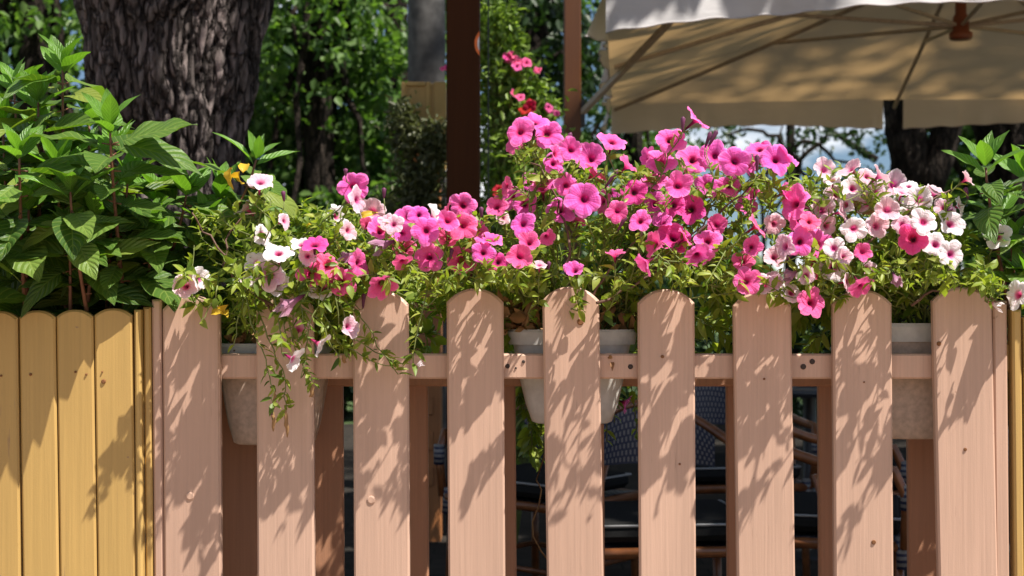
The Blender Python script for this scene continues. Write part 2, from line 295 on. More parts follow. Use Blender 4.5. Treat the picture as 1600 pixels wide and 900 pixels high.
# ------------------------------------------------------------------ mesh helpers
def tag(o, label=None, cat=None, group=None, kind=None):
    if label: o['label'] = label
    if cat: o['category'] = cat
    if group: o['group'] = group
    if kind: o['kind'] = kind
    return o
def thing(name, loc, label, cat, group=None):
    o = bpy.data.objects.new(name, None); C.objects.link(o); o.location = loc; o.empty_display_size = 0.1
    return tag(o, label, cat, group)
class MB:
    def __init__(s): s.V = []; s.Fc = []; s.UV = []; s.MI = []; s.n = 0; s.big = []
    def add(s, verts, faces, uvs=None, mi=0):
        s.V += [tuple(v) for v in verts]; s.Fc += [tuple(i + s.n for i in f) for f in faces]
        s.UV += list(uvs) if uvs else [(0, 0)] * len(verts)
        s.MI += [mi] * len(faces); s.n += len(verts)
    def box(s, c, d, rot=None, mi=0, bev=0.0):
        hx, hy, hz = d[0] / 2, d[1] / 2, d[2] / 2; b = min(bev, hx * .9, hy * .9, hz * .9)
        if b <= 0:
            vs = [Vector((x, y, z)) for x in (-hx, hx) for y in (-hy, hy) for z in (-hz, hz)]
            fs = [(0, 1, 3, 2), (4, 6, 7, 5), (0, 4, 5, 1), (2, 3, 7, 6), (0, 2, 6, 4), (1, 5, 7, 3)]
        else:
            vs = []; idx = {}
            for ax in range(3):
                for sg in (-1, 1):
                    for u in (-1, 1):
                        for v in (-1, 1):
                            p = [0, 0, 0]; h = (hx, hy, hz); o2 = [i for i in range(3) if i != ax]
                            p[ax] = sg * h[ax]; p[o2[0]] = u * (h[o2[0]] - b); p[o2[1]] = v * (h[o2[1]] - b)
                            key = [0, 0, 0]; key[ax] = sg; key[o2[0]] = u; key[o2[1]] = v
                            idx[(ax, *key)] = len(vs); vs.append(Vector(p))
            fs = []
            for ax in range(3):
                o2 = [i for i in range(3) if i != ax]
                for sg in (-1, 1):
                    q = []
                    for u, v in ((-1, -1), (1, -1), (1, 1), (-1, 1)):
                        k = [0, 0, 0]; k[ax] = sg; k[o2[0]] = u; k[o2[1]] = v; q.append(idx[(ax, *k)])
                    fs.append(tuple(q))
            for a in range(3):
                for b2 in range(a + 1, 3):
                    c2 = 3 - a - b2
                    for sa in (-1, 1):
                        for sb in (-1, 1):
                            k1 = [0, 0, 0]; k1[a] = sa; k1[b2] = sb; k1[c2] = -1; k2 = list(k1); k2[c2] = 1
                            fs.append((idx[(a, *k1)], idx[(a, *k2)], idx[(b2, *k2)], idx[(b2, *k1)]))
            for sx in (-1, 1):
                for sy in (-1, 1):
                    for sz in (-1, 1): fs.append((idx[(0, sx, sy, sz)], idx[(1, sx, sy, sz)], idx[(2, sx, sy, sz)]))
        if rot is not None: vs = [rot @ v for v in vs]
        cc = Vector(c); s.add([v + cc for v in vs], fs, None, mi)
    def tube(s, pts, rad, n=8, mi=0, caps=True, uvs=1.0):
        pts = [Vector(p) for p in pts]; k = len(pts)
        if not hasattr(rad, '__len__'): rad = [rad] * k
        t0 = (pts[1] - pts[0]).normalized(); nr = t0.orthogonal().normalized()
        vs = []; uv = []; L = 0
        for i in range(k):
            t = (pts[min(i + 1, k - 1)] - pts[max(i - 1, 0)])
            t = t.normalized() if t.length > 1e-9 else t0
            nr = (nr - t * nr.dot(t)); nr = nr.normalized() if nr.length > 1e-6 else t.orthogonal().normalized()
            bn = t.cross(nr)
            if i: L += (pts[i] - pts[i - 1]).length
            for j in range(n):
                a = 2 * math.pi * j / n
                vs.append(pts[i] + (nr * math.cos(a) + bn * math.sin(a)) * rad[i]); uv.append((L * uvs, j / n))
        fs = [(i * n + j, i * n + (j + 1) % n, (i + 1) * n + (j + 1) % n, (i + 1) * n + j) for i in range(k - 1) for j in range(n)]
        if caps: fs += [tuple(range(n - 1, -1, -1)), tuple((k - 1) * n + j for j in range(n))]
        s.add(vs, fs, uv, mi)
    def grid(s, fn, nu, nv, mi=0, closed=False, uvf=None):
        vs = []; uv = []
        for i in range(nu + 1):
            for j in range(nv + 1):
                vs.append(fn(i / nu, j / nv)); uv.append(uvf(i / nu, j / nv) if uvf else (i / nu, j / nv))
        fs = [(i * (nv + 1) + j, (i + 1) * (nv + 1) + j, (i + 1) * (nv + 1) + j + 1, i * (nv + 1) + j + 1) for i in range(nu) for j in range(nv)]
        s.add(vs, fs, uv, mi)
    def lathe(s, c, prof, n=24, mi=0):
        vs = [(c[0] + r * math.cos(2 * math.pi * j / n), c[1] + r * math.sin(2 * math.pi * j / n), c[2] + z) for r, z in prof for j in range(n)]
        fs = [(i * n + j, i * n + (j + 1) % n, (i + 1) * n + (j + 1) % n, (i + 1) * n + j) for i in range(len(prof) - 1) for j in range(n)]
        s.add(vs, fs, None, mi)
    def build(s, name, mats, parent=None, smooth=False):
        me = bpy.data.meshes.new(name)
        off = Vector((0, 0, 0))
        p = parent
        while p is not None: off += p.location; p = p.parent
        V = np.array(s.V, dtype=np.float64).reshape(-1, 3) - np.array(off)
        me.from_pydata(V.tolist(), [], s.Fc)
        uvl = me.uv_layers.new(name='UVMap')
        li = np.empty(len(me.loops), dtype=np.int32); me.loops.foreach_get('vertex_index', li)
        uvl.data.foreach_set('uv', np.array(s.UV, dtype=np.float32)[li].ravel())
        me.polygons.foreach_set('material_index', np.array(s.MI, dtype=np.int32))
        if smooth: me.polygons.foreach_set('use_smooth', np.ones(len(me.polygons), dtype=bool))
        for m in (mats if isinstance(mats, (list, tuple)) else [mats]): me.materials.append(m)
        me.update()
        o = bpy.data.objects.new(name, me); C.objects.link(o)
        if parent: o.parent = parent
        return o

def bez(p0, p1, p2, p3, k):
    return [p0 * (1 - t) ** 3 + p1 * 3 * t * (1 - t) ** 2 + p2 * 3 * t * t * (1 - t) + p3 * t ** 3 for t in [i / (k - 1) for i in range(k)]]

# leaf templates: along +Y (length 1), normal +Z
def leaf_tmpl(nu, nv, width, fold=0.25, arch=0.25, wavy=0.0, power=0.8, pet=0.0):
    tv, tu, tf = [], [], []
    for i in range(nv + 1):
        t = i / nv
        w = width * (math.sin(math.pi * t ** power) ** 0.9) if 0 < t < 1 else 0.002
        for j in range(nu + 1):
            u = j / nu * 2 - 1
            x = u * w
            z = abs(u) * w * fold - arch * t * t + (wavy * math.sin(t * 14 + u * 2) * abs(u))
            tv.append((x, pet + t * (1 - pet), z)); tu.append((j / nu, t))
    for i in range(nv):
        for j in range(nu):
            a = i * (nu + 1) + j; tf.append((a, a + 1, a + nu + 2, a + nu + 1))
    return np.array(tv), tu, tf
def scatter(mb, tmpl, pos, along, normal, size, mi=0, archj=None):
    """copies of a leaf template into one mesh builder"""
    tv, tu, tf = tmpl
    for k in range(len(pos)):
        a = Vector(along[k]).normalized(); nn = Vector(normal[k]); x = a.cross(nn)
        if x.length < 1e-5: x = a.orthogonal()
        x.normalize(); z = x.cross(a)
        A = np.array([x, a, z]) * size[k]
        V = tv.copy()
        if archj is not None: V[:, 2] -= archj[k] * V[:, 1] ** 2
        mb.add((V @ A + np.array(pos[k])).tolist(), tf, tu, mi)

def fast_leaves(name, parent, material, pos, size, rng, up=0.35, aspect=0.6, mesh_name=None):
    """many small folded leaves (4 verts, 2 tris each) in one mesh, numpy only"""
    pos = np.asarray(pos); n = len(pos)
    off = np.zeros(3); p = parent
    while p is not None: off += np.array(p.location); p = p.parent
    a = rng.normal(size=(n, 3)); a[:, 2] -= 0.3; a /= np.linalg.norm(a, axis=1)[:, None]
    nn = rng.normal(size=(n, 3)); nn[:, 2] += up * 3; nn -= a * (nn * a).sum(1)[:, None]; nn /= np.linalg.norm(nn, axis=1)[:, None]
    x = np.cross(a, nn); s = np.asarray(size)[:, None]
    v = np.empty((n, 6, 3))
    b = pos - off
    v[:, 0] = b; v[:, 1] = b + (a * 0.35 + x * aspect * .5 + nn * 0.10) * s; v[:, 2] = b + (a * 0.75 + x * aspect * .36 + nn * 0.06) * s
    v[:, 3] = b + (a - nn * 0.12) * s; v[:, 4] = b + (a * 0.75 - x * aspect * .36 + nn * 0.06) * s; v[:, 5] = b + (a * 0.35 - x * aspect * .5 + nn * 0.10) * s
    me = bpy.data.meshes.new(name)
    me.vertices.add(n * 6); me.vertices.foreach_set('co', v.ravel())
    base = (np.arange(n) * 6)[:, None]
    tri = (base + np.array([0, 1, 2, 3, 0, 3, 4, 5])[None, :]).ravel()
    me.loops.add(n * 8); me.loops.foreach_set('vertex_index', tri.astype(np.int32))
    me.polygons.add(n * 2); me.polygons.foreach_set('loop_start', (np.arange(n * 2) * 4).astype(np.int32))
    me.materials.append(material); me.update(calc_edges=True); me.validate()
    o = bpy.data.objects.new(name, me); C.objects.link(o); o.parent = parent
    return o

# ------------------------------------------------------------------ setting
g = MB(); g.add([(-300, -60, 0), (300, -60, 0), (300, 600, 0), (-300, 600, 0)], [(0, 1, 2, 3)])
tag(g.build('ground', M['lawn']), 'green lawn ground under the trees', None, None, 'structure')
g = MB(); g.add([(-30, -40, .004), (30, -40, .004), (30, 2.05, .004), (-30, 2.05, .004)], [(0, 1, 2, 3)])
tag(g.build('reflector', M['sand_bounce']), 'pale sandy pavement in front, added to bounce warm light onto the fence', None, None, 'structure')  # unseen sunlit ground, added to throw warm fill on the boards
g = MB(); g.add([(-6, 2.1, .004), (8, 2.1, .004), (8, 12, .004), (-6, 12, .004)], [(0, 1, 2, 3)])
tag(g.build('patio', M['paving']), 'dark paved patio behind the fence', None, None, 'structure')

# ------------------------------------------------------------------ fences
def picket(parent, m, xt, xb, w, ztop, Y, th=0.02, rise=0.024, name='picket', z0=0.03, label=None):
    """xt, xb: centre x in metres at the top and at z0"""
    hw = w / 2; bev = 0.0035; N = 14
    def outline(ins):
        h = hw - ins; pts = [(h, z0 + ins), ]
        for i in range(N + 1):
            u = 1 - 2 * i / N
            if rise > 0:
                zz = ztop - ins - rise * (abs(u) ** 2.3)
            else: zz = ztop - ins
            pts.append((u * h, zz))
        pts.append((-h, z0 + ins)); return pts
    A, B = outline(bev), outline(0); n = len(A); vs = []
    def cx(z): return xt + (xb - xt) * (ztop - z) / (ztop - z0)
    for pts, y in ((A, Y), (B, Y + bev), (B, Y + th - bev), (A, Y + th)):
        vs += [(x + cx(z), y, z) for x, z in pts]
    fs = [tuple(range(n))]
    for r in range(3):
        for j in range(n):
            k = (j + 1) % n; fs.append((r * n + j, (r + 1) * n + j, (r + 1) * n + k, r * n + k))
    fs.append(tuple(3 * n + j for j in range(n - 1, -1, -1)))
    mb = MB(); mb.add(vs, fs); o = mb.build(name, m, parent)
    if label: o['label'] = label
    return o
S = 1 / (F / 2.5)
def fx(px, Y=2.5): return (px - 800) / F * Y
def fz(py, Y=2.5): return HC - (py - 450) / F * Y
pink = thing('picket_fence', (0, 2.5, 0), 'pink painted picket fence with round topped boards below the petunias', 'fence')
zb = 0.03
front = [(253, 343, 257, 345, 462), (400, 489, 402, 491, 458), (551, 638, 553, 640, 454), (698, 786, 700, 790, 451), (847, 936, 855, 943, 448),
         (997, 1085, 999, 1088, 452), (1146, 1236, 1152, 1243, 456), (1302, 1393, 1304, 1397, 453), (1457, 1550, 1468, 1559, 449)]
for a, b, a2, b2, yt in front:
    w = ((b - a) + (b2 - a2)) / 2 * S; zt = fz(yt)
    xt = fx((a + b) / 2); x9 = fx((a2 + b2) / 2); xb = xt + (x9 - xt) * (zt - zb) / (fz(yt) - fz(900))
    picket(pink, M['pink'], xt, xb, w, zt, 2.5)
for a, b, yt in ((236, 251, 468), (1553, 1575, 470)):
    picket(pink, M['pink'], fx((a + b) / 2), fx((a + b) / 2) + 0.010, (b - a) * S, fz(yt), 2.504, 0.03, 0, 'end_strip')
# front rail, held behind the front boards
Yr = 2.5225
mb = MB(); mb.box(((fx(240, Yr) + fx(1565, Yr)) / 2, Yr + .014, (fz(553, Yr) + fz(592, Yr)) / 2), (fx(1565, Yr) - fx(240, Yr), .028, fz(553, Yr) - fz(592, Yr)), bev=.003)
rail = mb.build('rail', M['pink'], pink)
mb = MB(); mb.box((fx(900), Yr + .014, 0.30), (fx(1565, Yr) - fx(240, Yr), .028, .045), bev=.003); mb.build('rail', M['pink'], pink)
# back boards of the double fence
Yb = 2.70
for xr in (400, 535, 668, 805, 943, 1080, 1217, 1361, 1501):
    c = fx(xr - 41, Yb); picket(pink, M['back_wood'], c, c + .006, .1, fz(592, Yb) + .035, Yb, .02, 0, 'picket')
mb = MB(); mb.box((fx(900), Yb - .0145, fz(592, Yb) + .01), (1.62, .028, .045), bev=.003); mb.build('rail', M['back_wood'], pink)
mb = MB(); mb.box((fx(900), Yb - .0145, 0.30), (1.62, .028, .045), bev=.003); mb.build('rail', M['back_wood'], pink)
# shelf slats the planters stand on
for px in (447, 892, 1503):
    mb = MB(); mb.box((fx(px, 2.62), 2.612, fz(706 if px != 892 else 672, 2.62)), (.06, .114, .018), bev=.002); mb.build('bracket', M['back_wood'], pink)
# screws and bolt heads
def screw(px, py, r, Y, m='screw', parent=pink, name='screw'):
    c = P(px, py, Y); mb = MB(); n = 12
    vs = [(c.x + rr * math.cos(6.283 * j / n), Y - d, c.z + rr * math.sin(6.283 * j / n)) for rr, d in ((r, -.001), (r, .0012), (r * .7, .0022)) for j in range(n)]
    fs = [(i * n + j, i * n + (j + 1) % n, (i + 1) * n + (j + 1) % n, (i + 1) * n + j) for i in range(2) for j in range(n)] + [tuple(2 * n + j for j in range(n))]
    mb.add(vs, fs); mb.build(name, M[m], parent)
for px, py, r in ((793, 572, .0042), (818, 565, .003), (806, 575, .002), (985, 573, .0045), (1255, 573, .005), (1269, 565, .0048), (366, 548, .002)):
    screw(px, py, r, Yr)
for px, py in ((297, 775), (580, 781)): screw(px, py, .0075, 2.5, 'pink', name='bolt_head')
for px, py, r in ((907, 503, .006), (1035, 557, .003), (1062, 725, .002), (1194, 592, .002), (1365, 847, .004), (1350, 597, .0015), (1467, 537, .004), (1508, 702, .003)):
    screw(px, py, r, 2.5, 'stain', name='knot')

yel = thing('picket_fence', (-0.8, 2.5, 0), 'yellow painted fence of close set boards below the broad leaved shrub', 'fence')
for a, b, a2, b2, yt in ((-30, 28, -26, 34, 486), (31, 87, 37, 93, 485), (89, 146, 96, 151, 484), (148, 207, 155, 212, 482)):
    w = (b - a) * S; zt = fz(yt); xt = fx((a + b) / 2); x9 = fx((a2 + b2) / 2); xb = xt + (x9 - xt) * (zt - zb) / (zt - fz(900))
    picket(yel, M['yellow'], xt, xb, w, zt, 2.495, rise=.012)
picket(yel, M['yellow'], fx(216), fx(216) + .01, 10 * S, fz(484), 2.492, .022, 0, 'corner_board')
picket(yel, M['yellow'], fx(228), fx(228) + .01, 12 * S, fz(480), 2.506, .04, 0, 'corner_board')
mb = MB(); mb.box((fx(70), 2.53, fz(560)), (.5, .028, .05), bev=.003); mb.build('rail', M['yellow'], yel)
mb = MB(); mb.box((fx(70), 2.53, .3), (.5, .028, .05), bev=.003); mb.build('rail', M['yellow'], yel)
for px, py, r in ((118, 581, .002), (135, 585, .002), (162, 596, .004), (48, 585, .0025), (160, 581, .0015), (2, 587, .002)): screw(px, py, r, 2.4945, 'stain', yel, 'knot')
yr = thing('picket_fence', (0.9, 2.5, 0), 'golden yellow fence edge at the far end of the pink boards', 'fence')
picket(yr, M['yellow'], fx(1589), fx(1589) + .012, 14 * S, fz(484), 2.50, .03, 0)
picket(yr, M['yellow'], fx(1630), fx(1630) + .012, 60 * S, fz(486), 2.50, .02, .012)
mb = MB(); mb.box((fx(1630), 2.536, fz(560)), (.14, .028, .05), bev=.003); mb.build('rail', M['yellow'], yr)

# ------------------------------------------------------------------ planters
def planter(cpx, hw_top, hw_bot, y_rim, y_bot, Yc, dpt, label, old=False, flutes=0, tilt=0.0):
    zt, zbm = fz(y_rim, Yc - dpt), fz(y_bot, Yc - dpt)
    cx = fx(cpx, Yc)
    t = thing('planter', (cx, Yc, zbm), label, 'planter', 'plastic planters inside the fence')
    a0 = hw_top * Yc / F; a1 = hw_bot * Yc / F; n = 64
    def ring(hx, hy, z, fl=0):
        out_ = []
        for j in range(n):
            an = 2 * math.pi * j / n; ca, sa = math.cos(an), math.sin(an); e = 0.45
            x = hx * math.copysign(abs(ca) ** e, ca); y = hy * math.copysign(abs(sa) ** e, sa)
            k = 1 + (fl * math.cos(an * 24))
            out_.append((cx + x * k, Yc + y * k, z + tilt * x))
        return out_
    H = zt - zbm
    mb = MB(); vs = []
    prof = [(0.0, 0.93), (0.02, 1.0)] + [(q, 1.0) for q in (.2, .45, .7, .85)]
    for q, k in prof:
        vs += ring((a1 + (a0 - a1) * q ** 0.7) * k * .97, (dpt * .75 + dpt * .2 * q) * k, zbm + H * q, flutes if .1 < q < .8 else 0)
    fs = [(i * n + j, i * n + (j + 1) % n, (i + 1) * n + (j + 1) % n, (i + 1) * n + j) for i in range(len(prof) - 1) for j in range(n)] + [tuple(range(n - 1, -1, -1))]
    mb.add(vs, fs); mb.build('body', M['planter_old' if old else 'planter'], t, True)
    mb = MB(); vs = []
    rp_ = [(.84, .93), (.84, 1.0), (.97, 1.03), (1.0, 1.0), (.985, .97), (.85, .92)]
    for q, k in rp_: vs += ring(a0 * k, dpt * k, zbm + H * q)
    fs = [(i * n + j, i * n + (j + 1) % n, (i + 1) * n + (j + 1) % n, (i + 1) * n + j) for i in range(len(rp_) - 1) for j in range(n)]
    mb.add(vs, fs); mb.build('rim', M['planter'], t, False)
    mb = MB(); mb.add(ring(a0 * .93, dpt * .93, zbm + H * .9), [tuple(range(n))]); mb.build('soil', M['soil'], t)
    return t, Vector((cx, Yc, zbm + H * .9))
pl1, root1 = planter(430, 92, 62, 537, 697, 2.622, .056, 'aged white planter with fluted body at the left end of the fence', True, .012)
pl2, root2 = planter(893, 98, 62, 515, 664, 2.622, .056, 'white planter with deep rim in the middle of the fence', False, .006)
pl3, root3 = planter(1455, 100, 84, 505, 688, 2.622, .056, 'weathered white planter box at the right end of the fence', True, 0)

# ------------------------------------------------------------------ petunias
def flower_mesh(seed, kind):
    rnd = random.Random(seed); n = 50; mb = MB()
    ph = [rnd.uniform(0, 6.28) for _ in range(6)]; lob = [1 + rnd.uniform(-.13, .13) for _ in range(5)]
    if kind == 'open': prof = [(.05, -1.15), (.075, -.8), (.095, -.5), (.125, -.33), (.19, -.20), (.32, -.10), (.52, -.03), (.74, .01), (.90, -.005), (1.0, -.045)]
    elif kind == 'cup': prof = [(.05, -1.2), (.08, -.85), (.11, -.58), (.15, -.42), (.24, -.30), (.38, -.18), (.56, -.07), (.75, .0), (.90, .05), (1.0, .06)]
    else: prof = [(.06, -1.2), (.09, -.9), (.13, -.6), (.18, -.38), (.24, -.2), (.32, -.05), (.38, .1), (.43, .22), (.46, .33), (.45, .42)]
    vs, uv = [], []
    k = len(prof)
    for i, (r, z) in enumerate(prof):
        q = max(0, (i - 3) / (k - 4))
        for j in range(n + 1):
            th = 2 * math.pi * j / n; lt = th / (2 * math.pi) * 5; li = int(lt) % 5; fr = lt - int(lt)
            notch = 1 - 0.21 * q * q * (1 - abs(math.sin(math.pi * fr)) ** 0.55) + 0.03 * q * math.exp(-((fr - .5) / .12) ** 2)
            lobe = 1 + (lob[li] - 1) * math.sin(math.pi * fr) * q
            ruf = q * q * (.06 * math.sin(5 * th + ph[0]) + .045 * math.sin(9 * th + ph[1]) + .03 * math.sin(16 * th + ph[2]) + .09 * math.sin(2 * th + ph[3]) + .05 * math.sin(3 * th + ph[5]))
            if kind == 'wilt': ruf *= 2.2; rr = r * (1 + .28 * q * math.sin(5 * th + ph[4]))
            else: rr = r * notch * lobe * (1 + .015 * q * math.sin(23 * th + ph[5]))
            crease = -.05 * q * math.exp(-((fr - .5) / .07) ** 2) - .03 * q * math.exp(-(min(fr, 1 - fr) / .06) ** 2)
            vs.append((rr * math.cos(th), rr * math.sin(th), z + ruf + crease)); uv.append((min(1, max(0, r if kind != 'wilt' else i / (k - 1))), j / n))
    fs = [(i * (n + 1) + j, i * (n + 1) + j + 1, (i + 1) * (n + 1) + j + 1, (i + 1) * (n + 1) + j) for i in range(k - 1) for j in range(n)]
    mb.add(vs, fs, uv, 0)
    # calyx: five narrow sepals round the tube
    for q in range(5):
        a = 2 * math.pi * q / 5 + .3; d = Vector((math.cos(a), math.sin(a), 0)); tn = Vector((-d.y, d.x, 0))
        b0 = Vector((0, 0, -1.22))
        pts = [b0 + d * .05, b0 + d * .17 + Vector((0, 0, .2)), b0 + d * (.26 + rnd.uniform(0, .2)) + Vector((0, 0, .48))]
        vs = []
        for p, w in zip(pts, (.05, .075, .012)): vs += [p - tn * w, p + tn * w]
        mb.add(vs, [(0, 1, 3, 2), (2, 3, 5, 4)], None, 1)
    mb.tube([(0, 0, -1.32), (0, 0, -1.2), (0, 0, -1.05)], [.04, .09, .08], 8, 1)
    return mb
FM = {}
def get_flower(col, kind, var):
    key = (col, kind, var)
    if key not in FM:
        o = flower_mesh(var * 7 + 3 + hash_kind[kind], kind).build('flower', [M[col], M['calyx']], None, True)
        FM[key] = o.data; bpy.data.objects.remove(o)
    return FM[key]
hash_kind = {'open': 0, 'cup': 100, 'wilt': 200}
DIRS = {'c': (0, -1, .25), 'u': (.05, -.55, .8), 'l': (-.9, -.6, .2), 'r': (.9, -.6, .2), 'd': (.3, -.75, -.6), 'L': (-.9, -.1, -.45), 'R': (.9, -.15, -.35), 'b': (.35, .5, .7), 'x': (.9, -.25, .7), 'y': (-.8, -.25, .7)}
# x, y, width in photo pixels, colour, facing, kind (o open, c cup, w wilted)
FL = """289 447 42 P c;313 435 34 W r;407 283 44 P u;381 322 36 P y c;410 366 32 W r;401 411 34 W c;435 394 42 W u;420 430 46 P c;431 439 42 W c;
527 338 36 W r;553 292 48 H c;560 312 40 P r;582 330 42 P c;606 345 30 P c;492 381 44 D u;486 427 46 M c;511 413 38 M c;533 440 46 M c;503 450 44 W c;
562 411 38 M r;543 402 30 V L w;597 383 34 V L w;598 447 42 M d c;595 358 44 H u;638 340 42 H c;666 360 44 H c;630 363 32 H c;632 388 36 M c;629 410 32 M d;670 402 48 M c;
723 321 44 H c;695 327 28 M y c;682 333 36 W x c;721 407 46 M c;723 352 46 M c;745 361 36 M c;765 373 42 H u;700 371 32 M c;777 322 34 M c;786 340 24 P c;795 309 36 H c;778 410 30 D c;
450 477 42 V L w;470 510 38 P b;547 510 34 P r c;503 540 34 W R;461 563 34 W R c;655 569 14 W r w;
1090 185 44 H x;1047 218 46 H c;1033 252 46 H c;1083 248 52 H c;1117 243 44 H c;1148 252 52 H c;1172 260 38 H r;1023 281 42 H u;1011 246 30 H l c;1187 232 38 H u;983 257 32 M x c;957 220 42 H u;922 245 46 H c;892 233 36 H c;855 208 48 H c;835 190 44 H u;813 206 42 H c;803 221 42 M l;930 268 38 M x;912 310 54 H c;848 292 42 H u;877 328 44 H c;990 300 44 D c;820 319 40 H c;803 307 34 H c;817 350 40 H c;855 371 24 M d c;827 378 34 M c;812 400 38 M c;897 420 34 H u;843 413 26 P u;1023 318 46 H c;1052 320 36 D c;1080 325 46 D c;1052 370 48 D c;1020 380 38 M l;1073 371 34 M x;1107 377 44 H c;1090 401 44 H d;1005 413 38 M L c;
1167 320 36 H c;1184 352 36 M x;1162 408 34 M c;1167 440 42 M c;1195 444 34 P c;1212 248 52 H c;1233 243 36 H x c;1193 240 36 H c;1288 263 38 P c;1328 262 34 P y c;1333 294 38 W c;1378 272 34 P x c;1396 287 42 P c;1367 301 42 P c;1240 317 56 H l;1250 343 38 M c;1285 328 40 P c;1387 327 40 P c;1370 353 42 P c;1335 357 40 W c;1292 353 34 P c;1307 303 34 P c;1352 317 32 P l;1437 312 44 W c;1423 329 36 W c;1443 346 40 W c;1462 297 34 P u;1488 348 42 W c;1500 322 30 W r;1426 373 50 D c;1463 381 44 W c;1487 397 42 W c;1558 368 42 W c;1589 460 42 W l;1353 420 32 P c;1348 393 30 M c;1347 449 42 M d;1275 383 50 H c;1250 377 42 H c;1225 385 38 P l;1277 416 44 M c;1303 417 46 W c;1303 387 34 W c;1207 440 34 P c;1237 457 32 W c;1268 472 46 M c;1557 477 20 W R w;1235 430 30 V L w;1513 278 26 P x c;1400 437 24 V d w;980 631 28 H R c;
1317 330 30 P r;1410 300 28 P u;1180 300 26 H b;1262 300 30 P y;955 300 24 H b;870 240 28 H r;905 345 24 M b;1130 300 26 M b;640 375 26 P b;575 350 26 M b;1210 350 34 P c;1230 300 34 H r;1320 400 28 P c;1265 345 34 M u;
1060 290 40 H c;1105 290 38 H c;965 330 34 M c;1000 345 36 H c;1035 345 36 H u;1140 290 34 H c;1120 350 34 M c;885 290 38 H c;865 255 36 H c;940 315 34 M l;830 285 32 H c;790 290 30 M l;755 395 34 H c;655 335 32 H c;700 345 34 H c;615 350 30 P c;480 400 30 P c;1175 385 32 M c;1210 400 34 P c;1245 300 36 H u;1410 350 32 P c;1300 280 30 W u;1355 275 30 P c;1420 290 28 W u;1475 325 32 P c;1405 320 30 W c;1320 320 30 W l;1260 430 32 P c;1325 440 28 P r;960 395 30 M u;545 360 28 P r;470 380 28 W u;385 440 30 W u;445 345 24 P r"""
rng = random.Random(7)
plants = {}
pdefs = [('A', 'pale pink and white petunia trailing over the left pickets', root1 + Vector((-.03, -.01, 0))),
         ('B', 'rose and hot pink petunia spreading beside the pale petunia on the left', root1 + Vector((.06, .01, 0))),
         ('C', 'bright pink petunia leaning left from the middle planter', root2 + Vector((-.04, 0, 0))),
         ('D', 'tallest hot pink petunia arching right from the middle planter', root2 + Vector((.05, 0, 0))),
         ('E', 'magenta petunia mixed among pale flowers beside the right planter', root3 + Vector((-.05, 0, 0))),
         ('G', 'pale pink petunia with the most open flowers in the right planter', root3 + Vector((.02, 0, 0)))]
for k, lab, rt in pdefs:
    plants[k] = dict(o=thing('petunia', rt, lab, 'petunia', 'petunias in the fence planters'), root=rt, stems=MB(), leaves=MB(), pts=[], n=0)
def which(x, col):
    if col in 'PWV':
        return 'A' if x < 640 else ('C' if x < 900 else 'G')
    if x < 690: return 'B'
    if x < 900: return 'C'
    if x < 1195: return 'D'
    return 'E'
pleaf = leaf_tmpl(2, 4, .17, .35, .18)
pleaf2 = leaf_tmpl(2, 4, .27, .3, .22)
def rv(s=1.0): return Vector((rng.gauss(0, s), rng.gauss(0, s), rng.gauss(0, s)))
def leaves_along(p, pts, t0=0.15, dens=95, size=(.014, .032)):
    L = [0]
    for i in range(1, len(pts)): L.append(L[-1] + (pts[i] - pts[i - 1]).length)
    tot = L[-1]
    if tot < .01: return
    nL = int(tot * (1 - t0) * dens)
    pos, al, no, sz = [], [], [], []
    for q in range(nL):
        s = tot * (t0 + (1 - t0) * rng.random() ** .75)
        i = 1
        while i < len(L) - 1 and L[i] < s: i += 1
        f = (s - L[i - 1]) / max(1e-6, L[i] - L[i - 1]); c = pts[i - 1].lerp(pts[i], f); d = (pts[i] - pts[i - 1]).normalized()
        side = rv().cross(d); side = side.normalized() if side.length > 1e-4 else Vector((1, 0, 0))
        pos.append(c); al.append(side * .85 + d * .55 + Vector((0, 0, .15))); no.append(Vector((0, -.35, 1)) + rv(.55)); sz.append(rng.uniform(*size))
    scatter(p['leaves'], pleaf if rng.random() < .7 else pleaf2, pos, al, no, sz, 0, [rng.uniform(-.1, .35) for _ in pos])
    for q in range(2, len(pts)): p['pts'].append(pts[q])
PEG = [(a - 4, b + 4) for a, b, _, _, _ in front]
def safeY(px, py, Y):      # keep off the boards' own thickness
    if py > 452 and any(a < px < b for a, b in PEG) and 2.47 < Y < 2.56: return 2.455 - rng.random() * .04
    if py > 545 and 2.47 < Y < 2.57: return 2.46
    return Y
flowers = []
